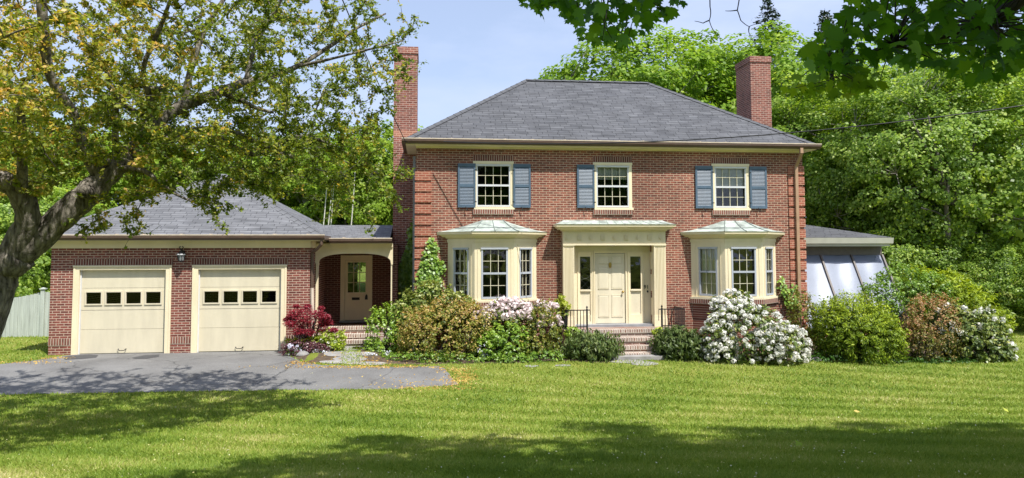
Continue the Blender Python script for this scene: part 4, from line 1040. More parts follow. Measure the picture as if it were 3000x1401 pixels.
rf.quad(A, B, C_, D_, [(0, 0), (2.6, 0), (.5, 2.8), (0, 2.8)]); rf.quad(B, E_, (C_[0], C_[1]+.2, C_[2]), C_, [(0, 0), (4, 0), (2.4, 2.4), (2.2, 2.4)])
rf.quad((A[0], A[1], zst-.03), (B[0], B[1], zst-.03), B, A); rf.quad((A[0], A[1], zst-.03), (A[0], E_[1], zst-.03), (E_[0], E_[1], zst-.03), (B[0], B[1], zst-.03)); rf.quad(D_, C_, (C_[0], E_[1], zst), (D_[0], E_[1], zst))
rf.build('roof', MAT['shingle'], sun_)

# ================================================================ FRONT STEPS AND RAILINGS
YLF = 20.55
zl = AZ(966, YLF, 1790); LX0, LX1 = AX(1655, YLF, 960), AX(2008, YLF, 960)
cx0, cx1 = AX(1778, 20.2, 1010), AX(1908, 20.2, 1010)
fs = steps('front_steps', 'brick and stone steps with a landing at the front door', cx0, cx1,
      [(YLF, zl, LX0, LX1, YF-.01), (YLF-.34, AZ(991, YLF-.34), cx0, cx1, YLF+.02), (YLF-.68, AZ(1015, YLF-.68), cx0, cx1, YLF-.3), (YLF-.98, AZ(1037, YLF-.98), cx0-.1, cx1+.05, YLF-.64)], None)
m = MB(); m.box(OX0, OX1, YP+.07, YF-.02, zl+.002, ZT-.072); m.build('sill_course', MAT['step_brick'], fs)
m = MB(); m.box(cx0-.25, cx1+.1, YLF-1.35, YLF-1.0, -.05, AZ(1046, YLF-1.3)); m.build('stone_slab', MAT['flagstone'], fs)
def railing(label, px_post, px_corner, px_back):
    yf = YLF+.06; xp, xc = AX(px_post, yf, 930), AX(px_corner, yf, 930); zr = AZ(909, yf, 1700)
    r = thing('iron_railing', ((xp+xc)/2, yf, zl), label, 'railing', 'wrought iron railings of the front steps')
    s = 1 if xc > xp else -1
    xe = xp-s*.09
    for q in ((min(xe, xc), max(xe, xc), yf-.014, yf+.014, zr-.014, zr+.014), (xc-.014, xc+.014, yf+.014, YF-.02, zr-.014, zr+.014),
              (min(xp, xc)+.014, max(xp, xc)-.014, yf-.011, yf+.011, zl+.07, zl+.095), (xc-.011, xc+.011, yf+.014, YF-.02, zl+.07, zl+.095)):
        m = MB(); m.box(*q); m.build('rail', MAT['iron'], r)
    m = MB(); m.box(xp-.022, xp+.022, yf-.022, yf+.022, zl+.001, zr+.03); m.lathe((xp, yf, zr+.03), [(.022, 0), (.012, .015), (.028, .04), (.022, .065), (.008, .085), (0, .10)], 8)
    m.build('newel_post', MAT['iron'], r)
    n = max(2, int(abs(xc-xp)/.11))
    for k in range(n+1):
        x = xp+(xc-xp)*(k+1)/(n+1)
        m = MB(); m.box(x-.009, x+.009, yf-.009, yf+.009, zl+.002, zr-.014); m.build('baluster', MAT['iron'], r)
    n = 9
    for k in range(1, n+1):
        y = yf+(YF-.05-yf)*k/n
        m = MB(); m.box(xc-.009, xc+.009, y-.009, y+.009, zl+.002, zr-.014); m.build('baluster', MAT['iron'], r)
    m = MB(); m.box(xe-.008, xe+.008, yf-.008, yf+.008, zr-.32, zr-.014); m.build('baluster', MAT['iron'], r)
railing('black iron railing on the left of the front steps', 1719.7, 1662, 1640)
railing('black iron railing on the right of the front steps', 1939, 2006, 1962)

# ================================================================ FENCE
YFE = 26.2
fe = thing('board_fence', (AX(60, YFE, 980), YFE, 0), 'pale green weathered board fence with a dipping top beside the garage', 'fence')
xe = gx0+.6; x = xe; zt_f = AZ(853, YFE, 130)
px0 = AX(120, YFE, 900); px1 = px0+.12*1.0
segs = []
m = MB(); xx = AX(-420, YFE, 900)
while xx < xe:
    t = (xx-AX(125, YFE, 900)); bay_w = 2.45
    ph = ((-t) % bay_w)/bay_w
    dip = .22*math.sin(math.pi*min(1, max(0, ph)))**1.0
    zt = zt_f-.02-(.16 if False else 0)+0-dip*.9
    g = .004+random.random()*.005; dy = (random.random()-.5)*.012
    m.box(xx, xx+.118-g, YFE+dy, YFE+.02+dy, .03, zt+random.random()*.008); xx += .118
m.box(AX(-420, YFE), xe, YFE+.03, YFE+.07, .35, .44); m.box(AX(-420, YFE), xe, YFE+.03, YFE+.07, 1.1, 1.19)
m.build('board_panel', MAT['fencewood'], fe)
for k in range(3):
    xp = px0-2.45*k
    m = MB(); m.box(xp, xp+.12, YFE-.06, YFE-.012, 0, zt_f+.06); p = m.build('post', MAT['fencewood'], fe)
    m = MB(); m.box(xp-.03, xp+.15, YFE-.09, YFE+.07, zt_f+.06, zt_f+.09); m.hexa([(xp-.01, YFE-.07, zt_f+.09), (xp+.13, YFE-.07, zt_f+.09), (xp+.13, YFE+.05, zt_f+.09), (xp-.01, YFE+.05, zt_f+.09)]+[(xp+.05, YFE-.02, zt_f+.12), (xp+.07, YFE-.02, zt_f+.12), (xp+.07, YFE, zt_f+.12), (xp+.05, YFE, zt_f+.12)]); m.build('post_cap', MAT['fencewood'], p)

# ================================================================ CABLES
def cable(label, pts, r, twist=False):
    P = np.array(pts, float); out = []
    n = 60
    for k in range(n+1):
        t = k/n*(len(P)-1); i = min(int(t), len(P)-2); f = t-i
        out.append(P[i]*(1-f)+P[i+1]*f)
    m = MB(); m.tube(out, r, 5); o = m.build('overhead_cable', MAT['black']); tag(o, label, 'cable', 'overhead wires'); return o
def catenary(a, b, sag, n=24):
    a, b = np.array(a), np.array(b); return [a+(b-a)*k/n-np.array((0, 0, sag*4*(k/n)*(1-k/n))) for k in range(n+1)]
a = at(1300, 415, 21.05); b = at(2830, 240, 15.0); d = b-a
cable('black service cable running from the right across the roof to the front gutter', catenary(a, a+d*1.6, .75), .014)
a = at(1189, 417, 21.15); b = at(1010, 0, 13.0)
cable('thin black wire rising from the left roof corner through the crooked tree', catenary(a, a+(b-a)*1.35, .12), .011)

# ================================================================ FOLIAGE HELPERS
def norm(v): return v/(np.linalg.norm(v, axis=-1, keepdims=True)+1e-9)
LEAFSHAPE = {
 'leaf': ([(-.0, -.5), (.30, -.05), (.0, .5), (-.30, -.05)], [(0, 1, 2, 3)]),
 'wide': ([(-.0, -.5), (.38, .0), (.0, .5), (-.38, .0)], [(0, 1, 2, 3)]),
 'slim': ([(-.0, -.5), (.15, -.05), (.0, .5), (-.15, -.05)], [(0, 1, 2, 3)]),
 'petal': ([(-.35, -.35), (.35, -.35), (.42, .3), (0, .5), (-.42, .3)], [(0, 1, 2, 3, 4)]),
 'needle': ([(-.07, -.5), (.07, -.5), (.04, .5), (-.04, .5)], [(0, 1, 2, 3)]),
}
_mp = [(0, -.55), (.10, -.50), (.32, -.52), (.27, -.36), (.58, -.20), (.44, -.08), (.46, .12), (.27, .08), (.17, .16), (.22, .34), (.10, .33), (0, .60)]
_mp = _mp+[(-x, y) for x, y in _mp[-2:0:-1]]
LEAFSHAPE['maple'] = (_mp, [tuple(range(len(_mp)))])
def leaves(name, pos, nrm, size, mat, shape='leaf', tint=None, parent=None, tang=None, kind=None, fold=0.0):
    """one mesh of many separate small leaf faces"""
    pos = np.asarray(pos, float); n = len(pos); nrm = norm(np.asarray(nrm, float))
    if tang is None: tang = rng.normal(size=(n, 3))
    tang = norm(tang-nrm*(tang*nrm).sum(1, keepdims=True)); bit = np.cross(nrm, tang)
    size = np.broadcast_to(np.asarray(size, float), (n,))
    tpl, faces = LEAFSHAPE[shape]; k = len(tpl); T = np.array(tpl)
    V = pos[:, None, :]+size[:, None, None]*(T[None, :, 0, None]*bit[:, None, :]+T[None, :, 1, None]*tang[:, None, :])
    V = V+size[:, None, None]*nrm[:, None, :]*(-.45*(T[None, :, 0, None]**2+.5*T[None, :, 1, None]**2))
    off = np.array(worldloc(parent)) if parent is not None else np.zeros(3)
    V = (V-off).reshape(-1, 3)
    me = bpy.data.meshes.new(name); nf = n*len(faces)
    me.vertices.add(len(V)); me.vertices.foreach_set('co', V.astype(np.float32).ravel())
    fl = [np.array(f)[None, :]+(np.arange(n)*k)[:, None] for f in faces]
    idx = np.concatenate([f.ravel() for f in fl]); lens = np.concatenate([np.full(n, len(f)) for f in faces])
    me.loops.add(len(idx)); me.loops.foreach_set('vertex_index', idx.astype(np.int32))
    me.polygons.add(nf); st = np.concatenate([[0], np.cumsum(lens)[:-1]])
    me.polygons.foreach_set('loop_start', st.astype(np.int32)); me.polygons.foreach_set('loop_total', lens.astype(np.int32))
    if tint is None: tint = rng.random(n)
    a = me.attributes.new('tint', 'FLOAT', 'POINT'); a.data.foreach_set('value', np.repeat(np.clip(tint, 0, 1), k).astype(np.float32))
    me.update(); me.validate(); me.materials.append(mat)
    o = bpy.data.objects.new(name, me); COL.objects.link(o)
    if parent is not None: o.parent = parent
    if kind: o['kind'] = kind
    return o
def ball(n):
    v = norm(rng.normal(size=(n, 3))); return v
def clump_leaves(cent, rad, per, flat=.7, lo=.35):
    """leaves spread in balls round the clump centres; returns pos, outward normal, clump id"""
    n = len(cent)*per; d = ball(n); r = rng.uniform(lo, 1, n)**.6
    cid = np.repeat(np.arange(len(cent)), per)
    R_ = np.broadcast_to(np.asarray(rad, float), (len(cent),))[cid]
    off = d*r[:, None]*R_[:, None]; off[:, 2] *= flat
    return cent[cid]+off, d, cid

# leaf colours
LM = {}
LM['bright'] = leafmat('leaf_bright_green', [(0, (.10, .20, .018)), (.45, (.20, .34, .032)), (.8, (.30, .43, .055)), (1, (.42, .52, .10))], .48, .01, (1.25, 1.2, .5))
LM['mid'] = leafmat('leaf_mid_green', [(0, (.09, .165, .022)), (.45, (.225, .36, .05)), (.8, (.42, .55, .10)), (1, (.62, .70, .22))], .52, .02, (1.25, 1.2, .5))
LM['far'] = leafmat('leaf_hill_green', [(0, (.13, .22, .022)), (.45, (.23, .35, .035)), (.8, (.33, .45, .06)), (1, (.43, .53, .10))], .48, .01, (1.25, 1.2, .5))
LM['dark'] = leafmat('leaf_dark_green', [(0, (.03, .07, .012)), (.5, (.07, .15, .02)), (1, (.13, .23, .035))], .3, .02)
LM['conifer'] = leafmat('leaf_conifer', [(0, (.012, .03, .014)), (.6, (.025, .055, .025)), (1, (.05, .085, .04))], .1)
LM['crab'] = leafmat('leaf_crab', [(0, (.10, .165, .022)), (.42, (.265, .335, .052)), (.62, (.46, .46, .09)), (.78, (.66, .49, .12)), (.92, (.78, .48, .17)), (1, (.84, .68, .42))], .5, .015)
LM['maple'] = leafmat('leaf_maple', [(0, (.055, .16, .010)), (.6, (.10, .26, .014)), (1, (.18, .36, .025))], .55, .02)
LM['maple_light'] = leafmat('leaf_maple_light', [(0, (.13, .26, .015)), (.6, (.20, .36, .02)), (1, (.34, .48, .03))], .55, .02)
LM['red'] = leafmat('leaf_red', [(0, (.09, .010, .018)), (.5, (.235, .024, .042)), (1, (.40, .06, .085))], .36, .02, (1.6, .6, .6))
LM['burgundy'] = leafmat('leaf_burgundy', [(0, (.05, .014, .022)), (.5, (.10, .03, .042)), (1, (.18, .07, .07))], .2, .05, (1.4, .7, .7))
LM['lime'] = leafmat('leaf_lime', [(0, (.14, .23, .02)), (.5, (.30, .40, .035)), (1, (.52, .56, .10))], .38, .02)
LM['shrub'] = leafmat('leaf_shrub', [(0, (.055, .125, .014)), (.5, (.165, .30, .026)), (1, (.36, .50, .06))], .35, .04)
LM['yew'] = leafmat('leaf_yew', [(0, (.04, .08, .008)), (.5, (.135, .21, .014)), (.85, (.28, .365, .022)), (1, (.42, .50, .04))], .25, .015)
LM['yewlite'] = leafmat('leaf_yew_tips', [(0, (.09, .15, .010)), (.5, (.24, .33, .018)), (1, (.44, .53, .04))], .35, .02)
LM['juniper'] = leafmat('leaf_juniper', [(0, (.035, .06, .016)), (.5, (.09, .14, .036)), (1, (.22, .26, .09))], .2, .02)
LM['azalea'] = leafmat('leaf_azalea', [(0, (.06, .10, .014)), (.45, (.21, .24, .036)), (.72, (.42, .33, .085)), (.9, (.56, .35, .14)), (1, (.66, .47, .24))], .32, .02)
LM['azalea_brown'] = leafmat('leaf_azalea_brown', [(0, (.05, .07, .014)), (.4, (.16, .17, .034)), (.7, (.33, .22, .085)), (.9, (.44, .20, .12)), (1, (.50, .34, .17))], .28, .02)
LM['rhodo'] = leafmat('leaf_rhodo', [(0, (.04, .085, .014)), (.5, (.13, .19, .028)), (.85, (.30, .33, .07)), (1, (.44, .44, .13))], .25, .05)
LM['ivy'] = leafmat('leaf_ivy', [(0, (.08, .18, .016)), (.5, (.19, .34, .03)), (1, (.38, .52, .08))], .35, .04)
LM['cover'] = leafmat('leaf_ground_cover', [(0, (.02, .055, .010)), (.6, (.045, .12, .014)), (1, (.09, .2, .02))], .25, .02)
LM['white'] = leafmat('petal_white', [(0, (.76, .755, .70)), (.7, (.86, .85, .80)), (1, (.88, .865, .82))], .3, .01, (1, 1, 1))
LM['pink'] = leafmat('petal_pink', [(0, (.70, .55, .56)), (.5, (.80, .68, .68)), (1, (.86, .80, .78))], .3, .02, (1, 1, 1))
LM['phlox'] = leafmat('petal_phlox', [(0, (.66, .66, .82)), (.6, (.78, .78, .90)), (1, (.85, .85, .9))], .3, .02, (1, 1, 1))
LM['grass'] = leafmat('grass_blade', [(0, (.095, .17, .020)), (.35, (.18, .275, .034)), (.65, (.275, .345, .058)), (.88, (.38, .39, .11)), (1, (.52, .47, .22))], .3, .012, (1.2, 1.15, .5))
LM['gold'] = leafmat('petal_gold', [(0, (.26, .15, .04)), (.5, (.45, .27, .06)), (1, (.62, .46, .14))], .2, .02, (1, 1, 1))
LM['speck'] = leafmat('petal_speck', [(0, (.45, .42, .12)), (.6, (.62, .58, .25)), (1, (.75, .73, .6))], .2, .02, (1, 1, 1))

def limb(mb, pts, r0, r1, n=6):
    m = len(pts); mb.tube(pts, [r0+(r1-r0)*(k/(m-1))**.8 for k in range(m)], n, cap=True)
def curve(a, b, bend, n=5):
    a = np.array(a, float); b = np.array(b, float); c = (a+b)/2+np.array(bend)
    return [a*(1-t)**2+2*c*t*(1-t)+b*t*t for t in np.linspace(0, 1, n)]

# ================================================================ BROADLEAF TREES
def tree_proto(name, height, rad, z0, nclump, per, lsize, leaf, bark, label, crad=.9, trunk_r=.25, shape='wide', limbs=11, seed=0, hollow=.45, irregular=.28):
    global rng
    rs = np.random.default_rng(seed); keep = rng; rng = rs
    root = thing(name, (0, 0, 0), label, 'tree')
    zc = (z0+height)/2; hz = (height-z0)/2
    # uneven crown: radius modulated by a few random lobes
    lob = norm(rs.normal(size=(14, 3))); amp = rs.uniform(-irregular, irregular, 14)
    def rmod(d):
        w_ = np.exp(5*(d@lob.T-1)); return 1+(w_*amp).sum(1)
    d = ball(nclump); r = rs.uniform(hollow**3, 1, nclump)**(1/3.0)*rmod(d)
    cent = np.stack([d[:, 0]*r*rad, d[:, 1]*r*rad, zc+d[:, 2]*r*hz], 1)
    mb = MB(); top = height*.82
    tp = [np.array((math.sin(t*3+seed)*.12*t*rad*.3, math.cos(t*2.3+seed)*.1*t*rad*.3, top*t)) for t in np.linspace(0, 1, 9)]
    limb(mb, tp, trunk_r, trunk_r*.15, 8)
    nodes = []
    for k in range(limbs):
        t = .22+.66*(k/(limbs-1)); i = t*8; p = tp[int(i)]*(1-(i % 1))+tp[min(int(i)+1, 8)]*(i % 1)
        th = k*2.4+seed; ln = rad*(1.0-.45*t)*rs.uniform(.7, 1.0)
        e = p+np.array((math.cos(th)*ln, math.sin(th)*ln, ln*rs.uniform(.5, .95))); cpts = curve(p, e, (0, 0, -ln*.12), 6)
        limb(mb, cpts, trunk_r*(.55-.3*t), trunk_r*.07, 6); nodes += cpts[1:]
    nodes += tp[4:]
    nodes = np.array(nodes)
    for c in cent[::2]:
        j = np.argmin(((nodes-c)**2).sum(1)+ (nodes[:, 2] > c[2])*1.5); limb(mb, curve(nodes[j], c, (0, 0, -.15), 4), trunk_r*.10, trunk_r*.025, 4)
    mb.build('trunk', MAT[bark], root, smooth=True)
    pos, dd, cid = clump_leaves(cent, crad*rs.uniform(.6, 1.25, nclump), per, .62)
    out = norm(cent-np.array((0, 0, zc)))[cid]
    nr = out*.75+dd*.45+np.array((0, 0, .45))+rs.normal(size=pos.shape)*.42
    ti = np.clip(rs.normal(.45, .2, len(pos))+rs.normal(0, .13, nclump)[cid], 0, 1)
    leaves('crown', pos, nr, lsize*rs.uniform(.65, 1.25, len(pos)), LM[leaf], shape, ti, root)
    rng = keep
    return root
T_ = {}
def place_tree(kind, px, base_y, Y, sc, rot, label, group, sz=None, X=None):
    x = AX(px, Y, 700) if X is None else X
    if not T_[kind].get('used'): o = T_[kind]; o['used'] = 1
    else: o = copy_tree(T_[kind])
    o.location = (x, Y, float(gz(x, Y))-.05); o.rotation_euler = (0, 0, rot); o.scale = (sc, sc, sc if sz is None else sz)
    o['label'] = label; o['group'] = group
    return o
T_['maple'] = tree_proto('maple_tree', 14, 5.2, 2.5, 420, 105, .22, 'bright', 'bark_grey', 'x', .85, .28, seed=3)
T_['broad'] = tree_proto('broadleaf_tree', 12, 4.6, 1.2, 430, 130, .152, 'mid', 'bark_grey', 'x', .72, .22, seed=5, limbs=14, irregular=.35)
T_['hill'] = tree_proto('woodland_tree', 13, 4.6, 1.5, 300, 90, .26, 'far', 'bark_grey', 'x', .9, .2, seed=8)
T_['under'] = tree_proto('understory_tree', 5.5, 2.8, .15, 240, 95, .125, 'mid', 'bark_dark', 'x', .5, .1, seed=12, limbs=9)
for k in T_: T_[k]['used'] = 0
def conifer(px, Y, top_y, rad, label):
    x = AX(px, Y, 300); zt = AZ(top_y, Y, px); root = thing('spruce_tree', (x, Y, float(gz(x, Y))-.05), label, 'tree', 'spruces behind the house')
    mb = MB(); limb(mb, [(x, Y, 0), (x, Y, zt*.5), (x, Y, zt)], .2, .01, 6)
    P = []; Nn = []; Tt = []
    H = zt
    for lv in np.arange(H*.35, H-.1, .30):
        r = rad*((H-lv)/(H*.65))**.85+.12; nb = 9
        for k in range(nb):
            th = rng.random()*6.28; rr = r*rng.uniform(.7, 1.1); dz = -.18*rr+rng.uniform(-.1, .1)
            e = np.array((x+math.cos(th)*rr, Y+math.sin(th)*rr, lv+dz+.2*rr)); limb(mb, [(x, Y, lv), ((x+e[0])/2, (Y+e[1])/2, lv-.06*rr), e], .025, .008, 4)
            n = int(22*rr/rad)+6; t = rng.uniform(.15, 1, n)
            base = np.array((x, Y, lv))+(e-np.array((x, Y, lv)))*t[:, None]
            P.append(base+rng.normal(size=(n, 3))*.09); Nn.append(rng.normal(size=(n, 3))*.5+np.array((0, 0, 1))); Tt.append((e-np.array((x, Y, lv)))+rng.normal(size=(n, 3))*.5)
    mb.build('trunk', MAT['bark_dark'], root)
    P = np.concatenate(P); leaves('crown', P, np.concatenate(Nn), .22*rng.uniform(.7, 1.3, len(P)), LM['conifer'], 'leaf', None, root, np.concatenate(Tt))

GB = 'trees behind the house'
place_tree('maple', 1800, 0, 38, 1.04, .4, 'bright green maple rising behind the middle of the main roof', GB)
place_tree('maple', 2060, 0, 41, 1.13, 2.1, 'bright green maple just left of the right chimney, behind the roof', GB)
place_tree('maple', 1660, 0, 42, .90, 4.0, 'lower bright green maple at the left end of the roof ridge', GB)
place_tree('maple', 2290, 0, 40, 1.10, 5.0, 'bright green tree directly right of the right chimney', GB)
conifer(2255, 50, -10, 5.2, 'dark spruce whose tip stands above the right chimney')
conifer(2424, 47, 25, 4.2, 'sparse dark spruce tip left of the hanging maple leaves')
GR = 'trees to the right of the house'
for k, (px, Y, sc, rot, lab) in enumerate([
    (2480, 33, .98, .3, 'leafy green tree directly behind the sunroom'),
    (2680, 30, .92, 1.9, 'tree with pale grey limbs above the right shrubs'),
    (2900, 29, .98, 3.3, 'leafy green tree at the right edge of the photo'),
    (2600, 40, 1.2, 4.4, 'taller green tree behind the trees over the sunroom'),
    (2830, 38, 1.2, 5.6, 'tall tree in the back row under the hanging maple leaves'),
    (3060, 34, 1.1, .9, 'tree cut off by the right edge of the photo, back row'),
    (2400, 42, 1.02, 2.5, 'green tree between the right chimney and the sunroom roof')]):
    place_tree('broad', px, 0, Y, sc, rot, lab, GR)
lt = [o for o in SC.objects if o.get('label', '').startswith('tree with pale grey limbs')][0]
m = MB(); b0_ = at(2775, 640, 26.3)
for q in ([(2775, 640), (2768, 560), (2740, 480), (2690, 390), (2660, 330)], [(2768, 560), (2752, 470), (2735, 410), (2720, 340)], [(2775, 600), (2778, 500), (2772, 400), (2780, 330)], [(2740, 500), (2715, 480), (2690, 474)], [(2768, 545), (2735, 495), (2730, 490)], [(2790, 600), (2830, 500), (2860, 400), (2885, 340)], [(2700, 610), (2740, 620), (2775, 640)]):
    limb(m, [at(x, y, 27.0+.3*math.sin(x)) for x, y in q], .085 if len(q) > 3 else .04, .03, 6)
m.tube([at(2775, 640, 27.0), at(2778, 760, 27.8), at(2782, 960, 28.2)], [.11, .14, .18], 7)
m.v = [tuple((np.array(v)-np.array(lt.location))/lt.scale[0]) for v in m.v]
rot_ = -lt.rotation_euler.z; m.v = [(v[0]*math.cos(rot_)-v[1]*math.sin(rot_), v[0]*math.sin(rot_)+v[1]*math.cos(rot_), v[2]) for v in m.v]
lo = m.build('limbs', MAT['limb_grey'], None, smooth=True); lo.parent = lt
for k, (px, Y, sc, rot, lab) in enumerate([
    (2560, 28.5, .72, .3, 'dark understory bush at the end of the sunroom'),
    (2740, 28, .70, 1.3, 'dark understory bush behind the yew right of the sunroom'),
    (2920, 26.5, .62, 2.3, 'dark understory bush behind the rightmost rhododendron'),
    (3060, 25.5, .62, 3.9, 'dark understory bush at the right edge above the lawn')]):
    place_tree('under', px, 0, Y, sc, rot, lab, 'undergrowth at the right edge')
GL = 'woodland trees behind the garage'
for k, (px, Y, sc, rot, lab) in enumerate([
    (1120, 52, .92, .3, 'woodland tree touching the left chimney, behind the breezeway'),
    (1010, 50, .84, 1.2, 'woodland tree with pale birch stems before it, behind the breezeway'),
    (890, 54, .90, 2.3, 'woodland tree above the right slope of the garage roof'),
    (770, 50, .84, 3.1, 'woodland tree just right of the garage roof peak'),
    (640, 55, .92, 4.2, 'woodland tree directly behind the garage roof peak'),
    (500, 50, .86, 5.1, 'woodland tree above the left slope of the garage roof'),
    (360, 54, .95, 5.9, 'woodland tree behind the thick bough of the crooked tree'),
    (210, 46, .80, .8, 'woodland tree behind the fork of the crooked tree'),
    (60, 48, .92, 1.7, 'woodland tree left of the crooked trunk'),
    (-90, 44, .85, 2.9, 'woodland tree at the left edge of the photo'),
    (1200, 60, .95, 3.6, 'farther woodland tree behind the left chimney')]):
    place_tree('hill', px, 0, Y, sc, rot, lab, GL)
for k, (px, Y, sc, rot, lab) in enumerate([
    (40, 32, 1.0, .7, 'dark green bush behind the board fence, nearest the garage'),
    (-100, 31, 1.05, 2.2, 'dark green bush behind the fence at the left edge'),
    (110, 34, 1.1, 4.2, 'dark green bush behind the fence post at the garage corner')]):
    place_tree('under', px, 0, Y, sc, rot, lab, 'bushes behind the fence')
for k, (x, Y, sc, rot) in enumerate([(-15, -20, 1.0, .4), (-8, -22, 1.15, 1.5), (-1, -21, 1.0, 2.6), (6, -23, 1.2, 3.7), (13, -21, 1.05, 4.8), (20, -22, 1.15, 5.9), (-22, -22, 1.1, 3.1)]):  # unseen trees, added behind the camera so the panes reflect something dark
    place_tree('broad', 0, 0, Y, sc, rot, 'unseen tree added behind the camera to darken the window reflections', 'unseen trees added for the window reflections', X=x)
# pale birch stems behind the breezeway
for k, (xa, ya, xb, yb) in enumerate([(922, 640, 945, 575), (935, 640, 962, 560), (948, 640, 968, 520), (1010, 560, 1030, 480)]):
    Yb = 44.5+k*.3; a = at(xa, ya+120, Yb); b = at(xb+14, yb-60, Yb); a[2] = min(a[2], 0.5)
    r = thing('birch_tree', tuple(a), ['thin white birch stem behind the breezeway roof, leftmost of three', 'thin white birch stem behind the breezeway roof, middle of three', 'thin white birch stem behind the breezeway roof, rightmost of three', 'short white birch stem high up near the left chimney'][k], 'tree', 'birch stems')
    m = MB(); limb(m, curve(a, b, (.2, 0, .1), 7), .055, .02, 6); m.build('trunk', MAT['birch'], r)
    c = b+rng.normal(size=(22, 3))*np.array((.9, .6, .9)); p, d, cid = clump_leaves(c, .45, 24, .7); leaves('crown', p, d*.5+np.array((0, 0, .5))+rng.normal(size=p.shape)*.5, .22, LM['far'], 'wide', None, r)

# ================================================================ CRABAPPLE WITH A CROOKED TRUNK
root = thing('crabapple_tree', tuple(np.array([*gp(-165, 1255), 0])+np.array((0, 0, 0))), 'old crooked crabapple with a rough leaning trunk and orange tinged leaves over the garage', 'tree')
cb0 = np.array(root.location); cb0[2] = float(gz(cb0[0], cb0[1])); root.location = tuple(cb0)
def PT(px, py, Y): return at(px, py, Y)
limbs_ = [
 ([(-170, 1262, 11.0), (-132, 1150, 11.0), (-76, 1010, 11.0), (-38, 900, 11.0), (-4, 815, 11.0), (52, 745, 11.0)], [.36, .32, .285, .265, .25, .245]),
 ([(52, 745, 11.0), (140, 672, 11.05), (215, 605, 11.1), (270, 558, 11.2), (330, 495, 11.3), (385, 445, 11.4), (425, 395, 11.5), (480, 345, 11.6), (540, 308, 11.7), (610, 282, 11.8), (655, 268, 11.9)], [.22, .21, .20, .185, .155, .13, .115, .10, .09, .085, .075]),
 ([(655, 268, 11.9), (705, 292, 12.0), (745, 315, 12.1), (800, 330, 12.2)], [.08, .05, .035, .02]),
 ([(655, 268, 11.9), (720, 240, 12.1), (790, 225, 12.3), (870, 195, 12.5), (960, 140, 12.7), (1050, 80, 12.9), (1130, 40, 13.1)], [.085, .06, .05, .042, .034, .026, .014]),
 ([(870, 195, 12.5), (960, 175, 12.3), (1060, 150, 12.2), (1180, 120, 12.1)], [.03, .024, .018, .010]),
 ([(20, 790, 11.0), (58, 700, 10.9), (82, 640, 10.8), (60, 570, 10.7), (10, 530, 10.6), (-70, 490, 10.5), (-160, 420, 10.4)], [.21, .175, .155, .145, .13, .105, .08]),
 ([(60, 570, 10.7), (65, 500, 10.4), (60, 320, 10.0), (40, 275, 9.8), (0, 240, 9.6), (-60, 150, 9.4)], [.09, .065, .05, .04, .03, .02]),
 ([(300, 530, 11.25), (250, 450, 11.0), (220, 340, 10.7), (150, 230, 10.4), (130, 100, 10.1), (118, -30, 9.9)], [.10, .07, .06, .06, .065, .055]),
 ([(425, 395, 11.5), (440, 300, 11.2), (420, 200, 10.9), (470, 80, 10.7), (520, -60, 10.5)], [.06, .045, .035, .03, .02]),
 ([(400, 430, 11.4), (520, 400, 11.9), (610, 380, 12.3), (700, 395, 12.6), (800, 440, 12.9), (860, 460, 13.1)], [.09, .075, .06, .055, .05, .04]),
 ([(610, 380, 12.3), (700, 440, 12.7), (780, 445, 13), (870, 400, 13.2), (960, 420, 13.3), (1050, 470, 13.3)], [.05, .055, .05, .035, .025, .012]),
 ([(540, 308, 11.7), (560, 200, 11.7), (600, 90, 11.8), (680, -40, 12)], [.06, .05, .04, .03]),
 ([(720, 240, 12.1), (750, 130, 12.1), (800, 40, 12.2), (860, -60, 12.3)], [.045, .035, .03, .02]),
 ([(330, 495, 11.3), (420, 500, 11.0), (500, 560, 10.8), (560, 590, 10.8)], [.05, .035, .025, .012]),
 ([(480, 345, 11.6), (400, 330, 11.3), (330, 270, 10.9), (310, 180, 10.6)], [.06, .045, .04, .03]),
 ([(340, 480, 11.3), (350, 270, 11.2), (470, 262, 11.2), (480, 272, 11.2)], [.05, .04, .03, .02]),
]
mb = MB(); nodes = []
for pts, rr in limbs_:
    P = [PT(*p) for p in pts]
    # refine with a Catmull-Rom spline so boughs bend naturally
    Q = []; RR = []
    for i in range(len(P)-1):
        p0, p1, p2, p3 = P[max(i-1, 0)], P[i], P[i+1], P[min(i+2, len(P)-1)]
        for t in (0, .25, .5, .75):
            Q.append(0.5*((2*p1)+(-p0+p2)*t+(2*p0-5*p1+4*p2-p3)*t*t+(-p0+3*p1-3*p2+p3)*t**3)); RR.append((rr[i]*(1-t)+rr[i+1]*t)*(1+.10*rng.normal()*(1 if i else .3)*.6))
    Q.append(P[-1]); RR.append(rr[-1])
    mb.tube(Q, RR, 12); nodes += [q for q, r_ in zip(Q, RR) if r_ < .2]
P = PT(252, 560, 10.95); mb.tube([PT(262, 575, 11.15), P, P+np.array((.0, -.10, -.03))], [.12, .10, .085], 9)
nodes = np.array(nodes)
ELL = [((-5.9, 11.0, 6.6), (4.2, 4.4, 2.7), 640), ((-2.9, 12.8, 6.1), (2.6, 2.9, 2.2), 185), ((-6.3, 10.2, 4.9), (2.9, 2.6, 1.25), 250), ((-2.3, 13.0, 4.75), (1.8, 1.6, .95), 80), ((-3.6, 11.6, 4.3), (1.6, 1.3, .55), 50), ((-5.0, 13.5, 7.2), (4.6, 2.2, 2.0), 170)]
cents = []
for c, r, n in ELL:
    d = ball(n); q = rng.uniform(.12, 1, n)**(1/3); cents.append(np.array(c)+d*q[:, None]*np.array(r))
cents = np.concatenate(cents)
